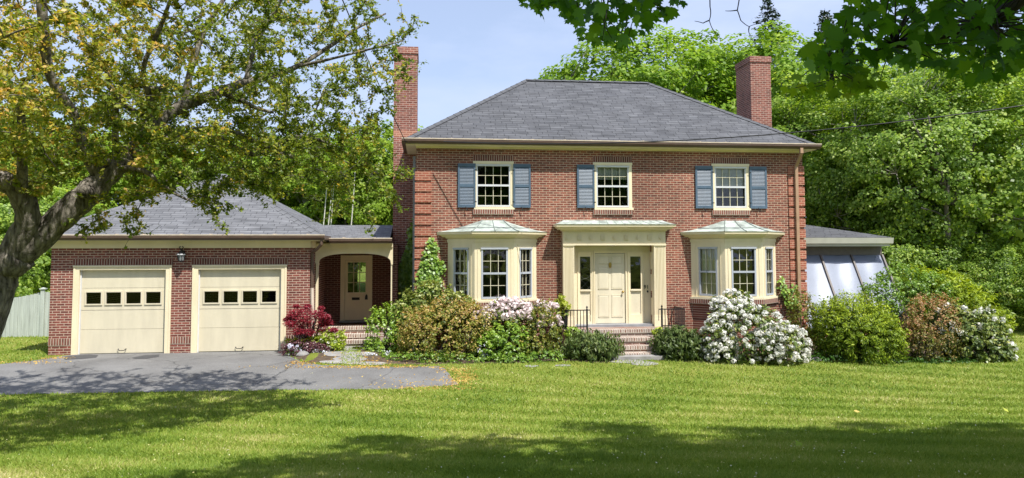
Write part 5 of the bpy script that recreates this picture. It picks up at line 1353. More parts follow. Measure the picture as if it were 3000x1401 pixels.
# extra sprays: px, py, Y drooping over the roof and out to the right
SPR = [(1215, 60, 12.2), (1190, 95, 12.2), (1165, 60, 12.4), (1130, 130, 12.3), (1105, 30, 12.5), (1170, 225, 11.9), (1150, 215, 12), (1185, 215, 11.9), (1160, 255, 11.9), (1060, 330, 12.6), (1090, 380, 12.6), (1040, 300, 12.6), (1095, 345, 12.7), (1000, 250, 12.6), (1080, 200, 12.4), (1020, 150, 12.6),
       (600, 560, 11), (625, 580, 11), (610, 620, 11), (635, 640, 11), (660, 545, 11.2), (675, 590, 11.2), (670, 610, 11.2), (640, 530, 11.2), (700, 560, 11.4), (490, 555, 10.8), (470, 545, 10.8), (290, 620, 10.8), (320, 640, 10.8), (350, 655, 10.8), (390, 640, 10.8), (410, 600, 10.8), (400, 670, 10.8), (395, 690, 10.8), (430, 600, 10.9), (360, 590, 10.8), (230, 660, 10.8), (245, 680, 10.8), (270, 640, 10.8), (290, 600, 10.9),
       (1000, 560, 13), (1040, 580, 13), (1085, 560, 13), (1120, 530, 13), (1020, 520, 13), (950, 520, 13), (980, 610, 13), (1060, 620, 13), (1130, 600, 13), (900, 560, 13), (860, 520, 13), (1100, 500, 13.1), (1150, 560, 13), (1090, 640, 13), (1010, 640, 13), (930, 600, 13), (1180, 500, 12.9), (1195, 520, 12.9), (1170, 520, 12.9), (1155, 580, 13), (820, 480, 13), (780, 520, 13),
       (880, 330, 12.8), (930, 360, 12.8), (970, 300, 12.8), (990, 400, 12.9), (920, 430, 13), (860, 390, 12.9), (1030, 420, 13), (1060, 450, 13), (1085, 270, 12.6), (1060, 240, 12.5), (1110, 330, 12.6), (760, 380, 12.6), (820, 360, 12.7)]
spr = np.array([PT(*p) for p in SPR]); spr = np.concatenate([spr+rng.normal(size=spr.shape)*.06, spr+rng.normal(size=spr.shape)*np.array((.14, .2, .10))])
big = np.concatenate([np.zeros(len(cents), bool), np.ones(len(spr), bool)])
call = np.concatenate([cents, spr])
order = np.argsort([((nodes-c)**2).sum(1).min() for c in call])
NB = list(nodes); LP = []; LD = []; LI = []
arr = np.zeros((len(nodes)+len(call)*3, 3)); arr[:len(nodes)] = nodes; cnt = len(nodes)
def along(pts, n, sp, i):
    pts = np.array(pts); t = rng.uniform(0, len(pts)-1.001, n); k = t.astype(int); f = (t-k)[:, None]
    p = pts[k]*(1-f)+pts[k+1]*f; d = ball(n); LP.append(p+d*sp*rng.uniform(.3, 1, (n, 1))); LD.append(d); LI.append(np.full(n, i))
for i in order:
    c = call[i]; dd = ((arr[:cnt]-c)**2).sum(1); j = np.argmin(dd); L_ = math.sqrt(dd[j]); o_ = arr[j].copy()
    cv = curve(o_, c, rng.normal(size=3)*.12*L_+np.array((0, 0, .06*L_)), 6)
    limb(mb, cv, min(.005+.011*L_, .020), .004, 5)
    arr[cnt] = c; arr[cnt+1] = cv[3]; arr[cnt+2] = cv[4]; cnt += 3
    dn = (.45 if big[i] else 1.0)
    along(cv[2:], int(26*dn), .055, i)
    for q in range(3 if big[i] else 5):
        st = np.array(cv[2+rng.integers(4)]); e = st+rng.normal(size=3)*np.array((.21, .21, .15))*(.6 if big[i] else 1)+np.array((0, 0, .03))
        md = (st+e)/2+rng.normal(size=3)*.03; limb(mb, [st, md, e], .0045, .002, 4); along([st, md, e], int(23*dn), .055, i)
mb.build('trunk', MAT['bark'], root, smooth=True)
pos = np.concatenate(LP); dd = np.concatenate(LD); cid = np.concatenate(LI)
# sun-side upper left of the crown carries the most orange young leaves and faded bloom
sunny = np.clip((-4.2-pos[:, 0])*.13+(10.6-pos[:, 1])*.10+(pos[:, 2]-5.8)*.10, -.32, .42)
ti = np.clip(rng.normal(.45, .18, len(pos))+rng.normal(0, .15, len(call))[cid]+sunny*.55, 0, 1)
leaves('crown', pos, dd*.4+np.array((0, -.1, .55))+rng.normal(size=pos.shape)*.6, .060*rng.uniform(.6, 1.3, len(pos)), LM['crab'], 'leaf', ti, root)

# ================================================================ OVERHANGING MAPLE (stands behind the camera, on the right)
mt = thing('shade_maple', (8.5, -3.0, float(gz(8.5, -3.0))), 'large maple whose dark leafy branches hang into the top right of the view', 'tree')
mb = MB(); tb = np.array(mt.location)
trunk = [tb, tb+np.array((-.1, .1, 2)), tb+np.array((-.3, .4, 4.2)), tb+np.array((-.5, .9, 7)), tb+np.array((-.6, 1.2, 11))]
mb.tube(trunk, [.55, .42, .36, .26, .08], 12)
def hang(pts, r0, r1):
    P = [np.array(p, float) for p in pts]; limb(mb, P, r0, r1, 6); return P
S = np.array(trunk[2])
b1 = hang([S, (6.5, .5, 6.6), (4.6, 2.4, 6.9), (3.0, 4.0, 6.3), (2.2, 5.0, 5.6), at(1790, -60, 5.7)], .16, .02)
b2 = hang([S, (7, .5, 6.3), (5.6, 2.4, 6.2), (4.6, 3.8, 5.4), at(2900, 70, 4.8), at(2620, 130, 5.0), at(2440, 200, 5.2)], .15, .012)
crown_c = np.array((6.3, .6, 9.6)); crown_r = np.array((7.6, 5.8, 4.0))
nC = 330; d = ball(nC); q = rng.uniform(.1, 1, nC)**(1/3); cc = crown_c+d*q[:, None]*crown_r
low = np.array([(x, y, z) for x, y, z in zip(rng.uniform(.8, 10, 90), rng.uniform(-3, 5.2, 90), rng.uniform(6.4, 7.6, 90))])
cc = np.concatenate([cc, low])
# keep the crown clear of the open view between the hanging sprays
vis = cc[:, 2] > 3.02+.40*np.maximum(cc[:, 1], 0)+1.3
cc = cc[vis]
nd = np.concatenate([np.array(trunk[2:]), np.array(b1[:4]), np.array(b2[:4])])
for c in cc[::2]:
    j = np.argmin(((nd-c)**2).sum(1)); limb(mb, curve(nd[j], c, (0, 0, .3), 5), .05, .01, 5)
pos, dd, cid = clump_leaves(cc, rng.uniform(.5, .95, len(cc)), 130, .6, .1)
leaves('crown', pos, dd*.3+np.array((0, 0, .8))+rng.normal(size=pos.shape)*.45, .17*rng.uniform(.7, 1.2, len(pos)), LM['maple'], 'maple', None, mt)
# hanging sprays of full maple leaves
def spray(px0, px1, py0, py1, Y0, Y1, n, size, mat, outline=None):
    pts = []
    while len(pts) < n:
        px, py = rng.uniform(px0, px1), rng.uniform(py0, py1)
        if outline is not None and not in_poly(np.array([px]), np.array([py]), outline)[0]: continue
        pts.append(at(px, py, rng.uniform(Y0, Y1)))
    return np.array(pts)
A1 = [(1515, -90), (1530, 20), (1560, 45), (1640, 40), (1690, 80), (1700, 120), (1790, 130), (1840, 150), (1880, 110), (1920, 70), (1990, 40), (2030, -5), (2030, -90)]
B1 = [(2500, -80), (2480, 40), (2400, 90), (2350, 180), (2400, 215), (2520, 200), (2640, 190), (2720, 195), (2780, 215), (2830, 250), (2900, 240), (3000, 190), (3120, 160), (3120, -80)]
B2 = [(2280, 260), (2330, 225), (2450, 190), (2560, 210), (2600, 250), (2500, 280), (2350, 290)]
B3 = [(2985, 620), (3030, 610), (3060, 740), (2990, 735)]
pa = spray(1500, 2040, -90, 160, 5.0, 6.3, 290, .12, 'maple', A1)
pb = spray(2330, 3130, -90, 260, 4.2, 5.6, 640, .13, 'maple', B1)
pc = spray(2280, 2610, 190, 300, 4.8, 5.4, 60, .12, 'maple_light', B2)
pdd = spray(2985, 3060, 610, 745, 4.0, 4.4, 7, .11, 'maple_light', B3)
def hangleaves(name, p, size, mat):
    n = len(p); tg = np.tile(np.array((0, 0, -1.0)), (n, 1))+rng.normal(size=(n, 3))*.45
    nr = np.tile(np.array((0, -1.0, .5)), (n, 1))+rng.normal(size=(n, 3))*.6
    leaves(name, p, nr, size*rng.uniform(.7, 1.25, n), LM[mat], 'maple', None, mt, tg)
hangleaves('hanging_leaves', np.concatenate([pa, pb]), .112, 'maple')
hangleaves('sunlit_tint_leaves', np.concatenate([pc, pdd]), .09, 'maple_light')  # sunlight on these leaves is painted in as a lighter maple green
nd = np.array(b1[3:]+b2[3:])
for c in np.concatenate([pa[::4], pb[::5], pc[::5], pdd[::3]]):
    j = np.argmin(((nd-c)**2).sum(1))
    if np.linalg.norm(nd[j]-c) < 1.1: limb(mb, curve(nd[j], c, rng.normal(size=3)*.08+np.array((0, 0, .05)), 5), .008, .002, 4)
limb(mb, [at(3300, 150, 4.4), at(3180, 420, 4.3), at(3060, 600, 4.2), at(3015, 660, 4.2)], .012, .003, 5)
# bare dark twigs hanging between the sprays
for pts in ([(2085, -60, 5.4), (2080, 20, 5.4), (2078, 60, 5.4), (2095, 95, 5.4), (2110, 122, 5.4)], [(2078, 60, 5.4), (2060, 68, 5.4), (2035, 62, 5.4)], [(2170, -60, 5.5), (2160, 30, 5.5), (2170, 60, 5.5), (2195, 78, 5.5), (2220, 70, 5.5)], [(2195, 78, 5.5), (2200, 105, 5.5)], [(2160, 30, 5.5), (2125, 32, 5.5)],
            [(2600, 140, 5.0), (2540, 200, 5.1), (2430, 235, 5.1), (2330, 258, 5.1)], [(1700, -60, 5.6), (1690, 10, 5.6), (1712, 70, 5.6)], [(1850, -60, 5.6), (1860, 40, 5.6), (1838, 120, 5.6), (1838, 165, 5.6)], [(2960, -60, 4.6), (2900, 40, 4.7), (2780, 70, 4.8)], [(3100, 40, 4.6), (2960, 75, 4.7), (2850, 95, 4.8), (2740, 60, 4.9)]):
    limb(mb, [q for a_, b_ in zip(pts[:-1], pts[1:]) for q in curve(at(*a_), at(*b_), rng.normal(size=3)*.012, 5)], .0055, .002, 5)
mb.build('trunk', MAT['bark_dark'], mt, smooth=True)

# ================================================================ SHRUBS
def lump_dir(n, seed, k=16, amp=.16, sharp=7):
    rs = np.random.default_rng(seed); lob = norm(rs.normal(size=(k, 3))); am = rs.uniform(-amp, amp, k)
    return lambda d: 1+(np.exp(sharp*(d@lob.T-1))*am).sum(1)
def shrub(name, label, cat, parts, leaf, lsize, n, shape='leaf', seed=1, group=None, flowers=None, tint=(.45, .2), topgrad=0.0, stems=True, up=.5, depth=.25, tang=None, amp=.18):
    """parts: list of (px, py_centre, Y, rx, ry, rz) ellipsoids in pixels/metres; leaves fill the outer shell"""
    C = []; 
    for (px, py, Y, rxp, rzp, ry) in parts:
        c = at(px, py, Y); s = Y/F*1.0; rz_ = rzp*s; c = c-np.array((0, 0, .12*rz_)); C.append((c, np.array((rxp*s, ry, rz_*1.14))))
    base = C[0][0]; gzv = float(gz(base[0], base[1])); root = thing(name, (base[0], base[1], gzv), label, cat, group)
    vol = np.array([r[0]*r[2] for c, r in C]); share = np.maximum((n*vol/vol.sum()).astype(int), 30)
    allp = []; alln = []; allt = []; tg_ = []; fl = []
    for q, ((c, r), m) in enumerate(zip(C, share)):
        d = ball(m); f = lump_dir(0, seed*31+q, amp=amp); rr = f(d)*rng.uniform(1-depth, 1.03, m)
        # fine clumping
        cl = norm(rng.normal(size=(int(60+m/60), 3))); j = np.argmax(d@cl.T, 1); d2 = norm(d+ (cl[j]-d)*.42); rr = rr*(1+.07*(rng.random(len(cl))[j]-.5)*2)
        w2 = np.where(d2[:, 2] < 0, 1/np.sqrt(1-.8*np.clip(d2[:, 2], -1, 0)**2), 1.0); p = c+d2*rr[:, None]*r*np.stack([w2, w2, np.ones(m)], 1)
        g = gz(p[:, 0], p[:, 1]); ok = p[:, 2] > g+.02
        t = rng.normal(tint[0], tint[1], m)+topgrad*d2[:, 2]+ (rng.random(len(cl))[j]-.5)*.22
        allp.append(p[ok]); alln.append((d2*.75+np.array((0, -.05, up))+rng.normal(size=d2.shape)*.5)[ok]); allt.append(t[ok])
        if tang == 'out': tg_.append((d2+np.array((0, 0, .35))+rng.normal(size=d2.shape)*.4)[ok])
        elif tang == 'up': tg_.append((d2*.5+np.array((0, 0, 1.0))+rng.normal(size=d2.shape)*.35)[ok])
        else: tg_.append(rng.normal(size=d2.shape)[ok])
    for q, (c, r) in enumerate(C):
        ns = 16; sd = ball(ns); sd[:, 2] = np.abs(sd[:, 2])*.9+.1; sd = norm(sd); f = lump_dir(0, seed*31+q, amp=amp)(sd)
        for d1, f1 in zip(sd, f):
            nn = 11; tt = rng.uniform(.90, 1.0+rng.uniform(.08, .24), nn); jit = rng.normal(size=(nn, 3))*.03
            p = c+d1*f1*tt[:, None]*r+jit; g = gz(p[:, 0], p[:, 1]); ok = p[:, 2] > g+.02
            allp.append(p[ok]); alln.append((d1*.4+np.array((0, -.1, up))+rng.normal(size=(nn, 3))*.6)[ok]); allt.append(rng.normal(tint[0]+.12, tint[1], nn)[ok]); tg_.append((d1+rng.normal(size=(nn, 3))*.5)[ok])
    P = np.concatenate(allp); T = np.concatenate(allt)
    leaves('foliage', P, np.concatenate(alln), lsize*rng.uniform(.65, 1.3, len(P)), LM[leaf], shape, T, root, np.concatenate(tg_))
    if stems:
        mb = MB()
        for q, (c, r) in enumerate(C):
            for k in range(7):
                b = np.array((c[0]+rng.uniform(-.35, .35)*r[0], c[1]+rng.uniform(-.3, .3)*r[1], 0)); b[2] = float(gz(b[0], b[1]))
                e = c+ball(1)[0]*r*.75; e[2] = max(e[2], b[2]+.2); limb(mb, curve(b, e, (0, 0, .1), 5), .02, .006, 5)
        mb.build('stems', MAT['bark_dark'], root)
    if flowers:
        for (mat, nf, rad, pet, box) in flowers:
            fp = []; k = 0; tries = 0
            while len(fp) < nf and tries < 16000:
                tries += 1
                q = rng.integers(len(C)); c, r = C[q]; d = ball(1)[0]; 
                if d[1] > .35: continue
                f = lump_dir(0, seed*31+q, amp=amp); w2 = 1/math.sqrt(1-.8*min(d[2], 0)**2); p = c+d*r*float(f(d[None])[0])*1.02*np.array((w2, w2, 1))
                if p[2] < gz(p[0], p[1])+.1: continue
                # restrict to the side of the bush that is in bloom
                if box is not None:
                    u = (p[0]-C[0][0][0])/max(C[0][1][0], .01); v = (p[2]-C[0][0][2])/max(C[0][1][2], .01)
                    if not box(u, v): continue
                if all(np.linalg.norm(p-o) > rad*1.05 for o in fp): fp.append(p)
            if not fp: continue
            fp = np.array(fp); pp, dd, cid = clump_leaves(fp, rad*rng.uniform(.75, 1.15, len(fp)), pet, .85, .75)
            leaves('blossoms', pp, dd+rng.normal(size=dd.shape)*.35, rad*.62*rng.uniform(.7, 1.2, len(pp)), LM[mat], 'petal', None, root)
    return root
# left group, from the side path to the front steps
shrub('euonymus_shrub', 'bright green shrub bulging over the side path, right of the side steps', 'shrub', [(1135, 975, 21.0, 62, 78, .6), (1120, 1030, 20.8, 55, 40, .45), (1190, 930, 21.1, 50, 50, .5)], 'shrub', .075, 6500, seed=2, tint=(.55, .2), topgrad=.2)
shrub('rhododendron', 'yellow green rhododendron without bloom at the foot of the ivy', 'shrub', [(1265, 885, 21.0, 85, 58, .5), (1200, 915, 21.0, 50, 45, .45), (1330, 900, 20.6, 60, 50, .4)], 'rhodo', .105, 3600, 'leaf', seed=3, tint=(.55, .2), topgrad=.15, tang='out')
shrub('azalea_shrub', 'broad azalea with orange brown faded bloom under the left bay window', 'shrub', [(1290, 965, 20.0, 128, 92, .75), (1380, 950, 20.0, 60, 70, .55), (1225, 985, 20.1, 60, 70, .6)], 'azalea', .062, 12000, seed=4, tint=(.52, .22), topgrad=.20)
shrub('rhododendron', 'pale pink rhododendron in full bloom below the left bay window', 'shrub', [(1490, 950, 20.3, 88, 70, .5), (1420, 960, 20.2, 45, 50, .4), (1580, 950, 20.3, 70, 60, .45)], 'rhodo', .10, 3200, seed=5, tint=(.4, .2), tang='out',
      flowers=[('pink', 46, .125, 40, lambda u, v: v > .35 and u < .75), ('pink', 14, .115, 40, lambda u, v: v > .05 and .95 < u < 1.7)])
shrub('laurel_shrub', 'glossy bright green shrub in front of the pink rhododendron', 'shrub', [(1480, 1003, 19.7, 72, 55, .5), (1440, 1015, 19.7, 50, 42, .4)], 'shrub', .085, 4200, seed=6, tint=(.55, .2), topgrad=.15)
shrub('azalea_shrub', 'yellow green azalea left of the front railing', 'shrub', [(1590, 965, 19.9, 55, 75, .5), (1560, 1010, 19.8, 65, 50, .45)], 'azalea', .06, 5200, seed=7, tint=(.33, .16), topgrad=.12)
shrub('groundcover_clump', 'low bright green clump before the azaleas, right of the flagstones', 'plant', [(1230, 1045, 19.6, 110, 20, .4), (1350, 1050, 19.5, 90, 16, .35), (1140, 1050, 20.0, 60, 16, .3)], 'shrub', .06, 4200, seed=8, tint=(.45, .2), stems=False)
shrub('groundcover_clump', 'low leafy clump at the lawn edge below the yellow green azalea', 'plant', [(1590, 1045, 19.5, 70, 22, .4), (1500, 1050, 19.4, 70, 16, .35)], 'shrub', .06, 2600, seed=9, tint=(.4, .2), stems=False)
shrub('leafy_vine', 'small yellow green leafy sprig beside the left pilaster', 'plant', [(1640, 893, 21.1, 15, 22, .12), (1655, 905, 21.0, 14, 16, .1)], 'lime', .075, 170, seed=10, tint=(.6, .2))
shrub('leafy_vine', 'small green tuft behind the left juniper at the foot of the pilaster', 'plant', [(1682, 980, 20.45, 26, 20, .15)], 'shrub', .075, 320, seed=11, tint=(.7, .2))
# junipers by the steps
def juniper(label, px, py, Y, rx, rz, seed, tint, n):
    shrub('juniper_shrub', label, 'shrub', [(px, py, Y, rx, rz, .6), (px-rx*.35, py+8, Y+.1, rx*.6, rz*.85, .5), (px+rx*.4, py+12, Y-.1, rx*.6, rz*.75, .5)], 'juniper', .13, n, 'slim', seed, 'dark junipers either side of the front steps', tint=tint, tang='up', up=.05, depth=.45, topgrad=.12, amp=.26)
juniper('dark green spiky juniper left of the front steps, with brownish tips', 1728, 1016, 19.6, 80, 46, 12, (.5, .22), 7000)
juniper('dark green spiky juniper right of the front steps', 1988, 1010, 19.5, 80, 54, 13, (.42, .2), 8000)
shrub('leafy_vine', 'lime green sprig between the steps and the right juniper', 'plant', [(1926, 975, 20.0, 14, 16, .12)], 'lime', .07, 130, seed=14, tint=(.5, .2))
# right group
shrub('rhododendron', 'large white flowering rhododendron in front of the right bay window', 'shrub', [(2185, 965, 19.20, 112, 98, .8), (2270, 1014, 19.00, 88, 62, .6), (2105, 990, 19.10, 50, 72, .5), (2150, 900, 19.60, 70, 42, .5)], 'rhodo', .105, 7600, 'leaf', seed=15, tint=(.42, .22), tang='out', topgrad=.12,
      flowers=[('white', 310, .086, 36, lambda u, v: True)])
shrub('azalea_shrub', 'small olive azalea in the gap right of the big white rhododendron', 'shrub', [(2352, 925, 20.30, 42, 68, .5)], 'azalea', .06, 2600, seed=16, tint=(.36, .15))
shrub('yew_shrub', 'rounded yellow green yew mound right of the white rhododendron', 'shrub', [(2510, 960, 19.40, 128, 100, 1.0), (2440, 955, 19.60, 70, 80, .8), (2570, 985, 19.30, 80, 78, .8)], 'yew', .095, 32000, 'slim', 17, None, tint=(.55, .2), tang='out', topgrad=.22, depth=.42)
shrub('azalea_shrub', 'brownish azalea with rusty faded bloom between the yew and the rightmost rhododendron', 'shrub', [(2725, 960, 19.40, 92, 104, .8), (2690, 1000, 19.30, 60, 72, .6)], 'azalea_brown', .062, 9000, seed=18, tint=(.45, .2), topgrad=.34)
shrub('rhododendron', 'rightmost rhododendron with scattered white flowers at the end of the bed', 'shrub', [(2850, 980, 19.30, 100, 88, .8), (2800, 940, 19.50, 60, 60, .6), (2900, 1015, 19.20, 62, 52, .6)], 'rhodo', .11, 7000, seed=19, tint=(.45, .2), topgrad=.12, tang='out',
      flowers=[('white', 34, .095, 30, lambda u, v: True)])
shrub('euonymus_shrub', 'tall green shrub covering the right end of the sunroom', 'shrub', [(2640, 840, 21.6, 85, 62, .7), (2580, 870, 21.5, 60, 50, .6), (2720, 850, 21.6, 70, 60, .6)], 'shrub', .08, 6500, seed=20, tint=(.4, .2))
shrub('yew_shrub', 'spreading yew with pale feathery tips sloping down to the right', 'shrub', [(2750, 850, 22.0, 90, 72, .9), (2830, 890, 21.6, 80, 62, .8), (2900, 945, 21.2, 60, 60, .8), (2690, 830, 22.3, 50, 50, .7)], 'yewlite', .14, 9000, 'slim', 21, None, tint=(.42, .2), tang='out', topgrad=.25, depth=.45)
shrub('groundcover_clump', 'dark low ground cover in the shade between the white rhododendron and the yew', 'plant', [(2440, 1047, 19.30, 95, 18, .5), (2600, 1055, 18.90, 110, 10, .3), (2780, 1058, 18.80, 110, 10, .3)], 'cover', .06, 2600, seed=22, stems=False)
# by the garage corner
def red_maple():
    c = at(905, 935, 21.0); root = thing('red_maple_shrub', (c[0], c[1], float(gz(c[0], c[1]))), 'small crimson laceleaf maple between the garage and the side steps', 'shrub')
    mb = MB(); b = np.array(root.location); cl = []
    for (px, py, r) in [(860, 915, .26), (895, 905, .28), (935, 915, .26), (965, 945, .22), (845, 950, .22), (880, 950, .30), (920, 950, .28), (950, 965, .24), (870, 975, .22), (905, 978, .22), (930, 925, .24), (850, 925, .2), (960, 925, .18), (885, 930, .25), (985, 970, .14), (835, 935, .14), (900, 890, .14), (945, 895, .12), (865, 890, .12)]:
        px, py, r = 903+(px-903)*.9, 948+(py-948)*.86, r*.88; p = at(px, py, 21.0+rng.uniform(-.35, .3)); cl.append((p, r)); limb(mb, curve(b, p, (0, 0, .25), 6), .022, .005, 5)
    mb.build('stems', MAT['bark_dark'], root)
    cen = np.array([p for p, r in cl]); pos, dd, cid = clump_leaves(cen, np.array([r for p, r in cl]), 210, .55, .2)
    tg = dd*np.array((1, 1, .2))+np.array((0, 0, -.4))+rng.normal(size=dd.shape)*.3
    leaves('foliage', pos, np.array((0, -.2, 1.0))+rng.normal(size=dd.shape)*.5, .085*rng.uniform(.6, 1.3, len(pos)), LM['red'], 'slim', np.clip(rng.normal(.5, .22, len(pos)), 0, 1), root, tg)
red_maple()
shrub('barberry_shrub', 'low dark burgundy mound under the crimson maple', 'shrub', [(885, 1018, 20.7, 55, 20, .3), (930, 1024, 20.6, 36, 18, .25)], 'burgundy', .05, 2600, seed=24, tint=(.5, .22))
shrub('hosta_clump', 'yellow green leafy clump right of the crimson maple', 'plant', [(965, 995, 20.9, 36, 22, .25), (925, 1003, 20.9, 40, 14, .2), (985, 1012, 20.7, 22, 14, .2), (858, 1003, 21.1, 16, 8, .1)], 'lime', .085, 1100, seed=25, tint=(.5, .25), stems=False,
      flowers=[('white', 9, .05, 14, lambda u, v: v < .2 and u > -.6)])
def phlox(label, spots, Y, n):
    c = at(spots[0][0], spots[0][1], Y); root = thing('phlox_clump', (c[0], c[1], float(gz(c[0], c[1]))), label, 'flowers', 'low white and lilac flowers')
    P = []
    for (px, py, rx, ry) in spots:
        for k in range(n):
            P.append(at(px+rng.normal()*rx*.6, py+rng.normal()*ry*.6, Y+rng.uniform(-.08, .08)))
    P = np.array(P); P[:, 2] = np.maximum(P[:, 2], gz(P[:, 0], P[:, 1])+.03)
    pp, dd, cid = clump_leaves(P, .035, 6, 1, .5); leaves('blossoms', pp, dd+np.array((0, -.6, .6)), .035, LM['phlox'], 'petal', None, root)
    q = np.repeat(P, 5, 0)+rng.normal(size=(len(P)*5, 3))*.035; q[:, 2] = gz(q[:, 0], q[:, 1])+rng.random(len(q))*(q[:, 2]-gz(q[:, 0], q[:, 1])); leaves('foliage', q, rng.normal(size=q.shape)+np.array((0, -.3, .8)), .05, LM['shrub'], 'slim', None, root)
phlox('white phlox at the driveway edge by the garage corner', [(860, 1020, 12, 8), (875, 1032, 20, 10), (850, 1015, 6, 6)], 20.55, 22)
phlox('white phlox patch right of the burgundy mound', [(925, 1030, 20, 8), (940, 1034, 14, 7)], 20.5, 20)
phlox('tall lilac white flowers in front of the orange azalea', [(1412, 1030, 14, 18), (1420, 1045, 10, 12)], 19.45, 24)
phlox('tiny pale flowers beside the flagstones, right of the path', [(1130, 1045, 16, 12), (1095, 1040, 14, 6)], 19.9, 8)
stone = MB()
def rock(px, py, Y, r, label):
    c = at(px, py, Y); z = float(gz(c[0], c[1])); root = None
    m = MB(); n = 9
    rings = []
    for i, (f, h) in enumerate(((1.0, 0), (.95, .25), (.6, .55), (.15, .7))):
        rings.append([(c[0]+r*f*math.cos(k*2*math.pi/n)*(1+.25*rng.random()), c[1]+r*.7*f*math.sin(k*2*math.pi/n)*(1+.2*rng.random()), z+h*r*(.8+.3*rng.random())) for k in range(n)])
    for i in range(3):
        for k in range(n): m.quad(rings[i][k], rings[i][(k+1) % n], rings[i+1][(k+1) % n], rings[i+1][k])
    m.poly(rings[3]); o = m.build('edging_stone', MAT['flagstone']); tag(o, label, 'stone', 'stones edging the bed')
rock(888, 1036, 20.3, .16, 'pale pointed stone among the white phlox')
rock(962, 1030, 20.6, .09, 'small grey stone right of the burgundy mound')
rock(2392, 1050, 19.3, .13, 'brown stone at the bed edge right of the white rhododendron')

# ivy on the walls: leaves lying on the surface, following its outline
def ivy(label, outline, Yplane, n, size, nrm, mat='ivy', hfun=None):
    c = at(sum(p[0] for p in outline)/len(outline), max(p[1] for p in outline), Yplane); root = thing('climbing_ivy', (c[0], Yplane, float(gz(c[0], c[1]))), label, 'ivy', 'ivy on the house walls')
    P = []; xs_ = [p[0] for p in outline]; ys_ = [p[1] for p in outline]; ol = smooth_poly(outline, 4)
    while len(P) < n:
        px, py = rng.uniform(min(xs_)-6, max(xs_)+6, 400), rng.uniform(min(ys_)-4, max(ys_), 400); ok = in_poly(px+rng.normal(size=400)*4, py, ol)
        for a, b in zip(px[ok], py[ok]): P.append(at(a, b, Yplane-rng.uniform(.02, .14)))
    P = np.array(P[:n]); tg = np.tile(np.array((0, 0, -1.0)), (n, 1))+rng.normal(size=(n, 3))*.5
    leaves('foliage', P, np.tile(np.array(nrm, float), (n, 1))+rng.normal(size=(n, 3))*.38, size*rng.uniform(.6, 1.25, n), LM[mat], 'wide', np.clip(rng.normal(.5, .22, n), 0, 1), root, tg)
    m = MB(); base = np.array((c[0], Yplane-.015, float(gz(c[0], c[1]))))
    for k in range(5):
        j = rng.integers(n); e = P[j].copy(); e[1] = Yplane-.02; limb(m, curve(base+np.array((rng.uniform(-.2, .2), 0, .0)), e, (rng.uniform(-.1, .1), 0, .0), 6), .014, .005, 5)
    m.build('stems', MAT['bark_dark'], root)
ivy('bright sunlit ivy climbing the left corner of the house front', [(1262, 696), (1250, 730), (1240, 760), (1228, 800), (1222, 870), (1225, 930), (1300, 930), (1292, 880), (1290, 830), (1302, 785), (1296, 770), (1284, 760), (1280, 720)], YF-.03, 1500, .105, (0, -1, .45))
ivy('dark shaded ivy on the left chimney beside the house corner', [(1213, 640), (1200, 690), (1188, 740), (1172, 780), (1160, 810), (1153, 860), (1152, 930), (1220, 930), (1216, 800), (1216, 700)], YC, 2300, .11, (0, -1, .3))
ivy('small ivy sprig on the wall right of the right bay window', [(2285, 808), (2282, 830), (2292, 860), (2305, 900), (2345, 905), (2328, 860), (2338, 835), (2322, 835), (2312, 848), (2300, 830), (2294, 808)], YF-.03, 210, .10, (0, -1, .45), 'ivy')

# ================================================================ GRASS, FALLEN PETALS
def mask_free(x, y):
    ok = ~in_poly(x, y, DRIVE)
    for b in BEDS: ok &= ~in_poly(x, y, b)
    ok &= ~((x > gx0-.02) & (x < XR+.2) & (y > 21.3))
    ok &= ~((x > cx0-.3) & (x < cx1+.2) & (y > YLF-1.4))
    return ok
nG = 800000
u = rng.random(nG); Ya, Yb_ = 5.0, 30.0
gyv = 1/(1/Ya-(1/Ya-1/Yb_)*u**.9)
half = gyv*1.02+.6; gxv = gyv*math.tan(YAW)+rng.uniform(-1, 1, nG)*half
ok = mask_free(gxv, gyv); gxv, gyv = gxv[ok], gyv[ok]; n = len(gxv)
gzv = gz(gxv, gyv)
hgt = rng.uniform(.025, .060, n)*(1+.012*gyv); wd = .0045+.0011*gyv
pos = np.stack([gxv, gyv, gzv+hgt*.45], 1)
stripe = np.sin((gxv*.50+gyv*.86)*2*math.pi/1.15)           # mowing passes lean the blades this way and that
tg = np.stack([rng.normal(size=n)*.55+.16*stripe, rng.normal(size=n)*.55+.30*stripe, np.ones(n)], 1)
nr = np.stack([rng.normal(size=n)*.6, -np.ones(n)*.7, rng.uniform(.3, 1.1, n)], 1)
def vnoise(x, y, s, seed):
    rs = np.random.default_rng(seed); a = np.zeros(len(x))
    for k in range(7):
        th = rs.uniform(0, 6.28); f = s*rs.uniform(.6, 1.8); a += np.sin((x*math.cos(th)+y*math.sin(th))*f+rs.uniform(0, 6.28))
    return a/3.0
ti = np.clip(rng.normal(.50, .17, n)+.07*stripe+.15*vnoise(gxv, gyv, 1.3, 4)+.06*vnoise(gxv, gyv, 4, 5), 0, 1)
LEAFSHAPE['blade'] = ([(-.5, -.5), (.5, -.5), (.0, .5)], [(0, 1, 2)])
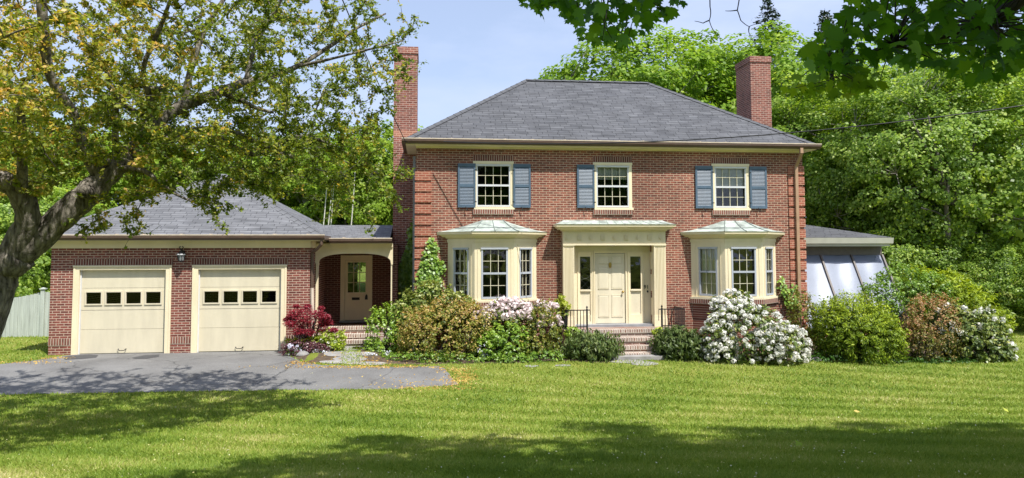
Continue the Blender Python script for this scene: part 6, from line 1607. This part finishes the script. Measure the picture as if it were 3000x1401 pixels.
def blades(name, pos, nr, tg, hgt, wd, ti, mat):
    nr = norm(nr); tg = norm(tg); bit = norm(np.cross(nr, tg)); n = len(pos)
    V = np.stack([pos-tg*hgt[:, None]*.5-bit*wd[:, None]*.5, pos-tg*hgt[:, None]*.5+bit*wd[:, None]*.5, pos+tg*hgt[:, None]*.5], 1).reshape(-1, 3)
    me = bpy.data.meshes.new(name); me.vertices.add(len(V)); me.vertices.foreach_set('co', V.astype(np.float32).ravel())
    me.loops.add(3*n); me.loops.foreach_set('vertex_index', np.arange(3*n, dtype=np.int32)); me.polygons.add(n)
    me.polygons.foreach_set('loop_start', np.arange(0, 3*n, 3, dtype=np.int32)); me.polygons.foreach_set('loop_total', np.full(n, 3, np.int32))
    a = me.attributes.new('tint', 'FLOAT', 'POINT'); a.data.foreach_set('value', np.repeat(ti, 3).astype(np.float32))
    me.update(); me.validate(); me.materials.append(mat); o = bpy.data.objects.new(name, me); COL.objects.link(o); return o
o = blades('grass', pos, nr, tg, hgt, wd, ti, LM['grass']); tag(o, 'short mown green lawn grass in front of the house', 'grass', kind='stuff')
# gold fallen petals along the driveway edges
P = []
def scatter(px, py, sx, sy, n):
    for k in range(n):
        p = onground_fast(px+rng.normal()*sx, py+rng.normal()*sy)
        if p is not None: P.append(p)
def onground_fast(px, py):
    d = ray(px, py); t = (0-CAM[2])/d[2]
    for k in range(12):
        p = CAM+d*t; t += (float(gz(p[0], p[1]))-p[2])/d[2]*.8
    p = CAM+d*t; p[2] = float(gz(p[0], p[1])); return p
for (px, py, sx, sy, n) in [(1340, 1085, 28, 4, 200), (1362, 1108, 18, 9, 420), (1335, 1118, 25, 8, 220), (1270, 1138, 60, 3, 300), (1180, 1118, 90, 10, 90), (1000, 1077, 120, 2, 330), (880, 1064, 30, 3, 130), (1090, 1062, 30, 10, 130), (1110, 1072, 60, 4, 120), (60, 1062, 60, 3, 170), (160, 1050, 25, 2, 90), (985, 1045, 20, 12, 90), (1240, 1076, 80, 2, 110), (1060, 1040, 14, 10, 60)]:
    scatter(px, py, sx, sy, n)
P = np.array(P); P[:, 2] += .013
o = leaves('fallen_petals', P, np.tile(np.array((0, -.2, 1.0)), (len(P), 1))+rng.normal(size=P.shape)*.3, .055*rng.uniform(.5, 1.2, len(P)), LM['gold'], 'wide'); tag(o, 'golden fallen petals along the driveway edge and side path', 'petals', kind='stuff')
n = 900; u = rng.random(n); yy = 1/(1/6-(1/6-1/18.5)*u); xx = yy*math.tan(YAW)+rng.uniform(-1, 1, n)*yy*.72
zz = gz(xx, yy)+np.where(in_poly(xx, yy, DRIVE), .012, .05)
o = leaves('fallen_specks', np.stack([xx, yy, zz], 1), rng.normal(size=(n, 3))*.4+np.array((0, -.4, 1)), .019*rng.uniform(.5, 1.3, n), LM['speck'], 'wide'); tag(o, 'tiny pale petals scattered over the lawn and driveway', 'petals', kind='stuff')
for k, (px, py, s, lab, mt_) in enumerate([(2511, 1215, .11, 'curled tan fallen leaf lying on the lawn, middle right', LM['gold']), (2948, 1211, .12, 'pale green fallen leaf on the lawn near the right edge', LM['lime']), (2340, 1313, .10, 'yellow fallen maple leaf in the shaded foreground lawn', LM['maple_light'])]):
    c = onground_fast(px, py)+np.array((0, 0, .06))
    o = leaves('fallen_leaf', np.array([c]), np.array([(0.1, -.5, .8)]), np.array([s]), mt_, 'maple' if k == 2 else 'leaf', np.array([.9])); tag(o, lab, 'leaf', 'fallen leaves on the lawn')
for o in T_.values():
    for q in [o]+[c for c in SC.objects if 'used' in c.keys()]:
        if 'used' in q.keys(): del q['used']
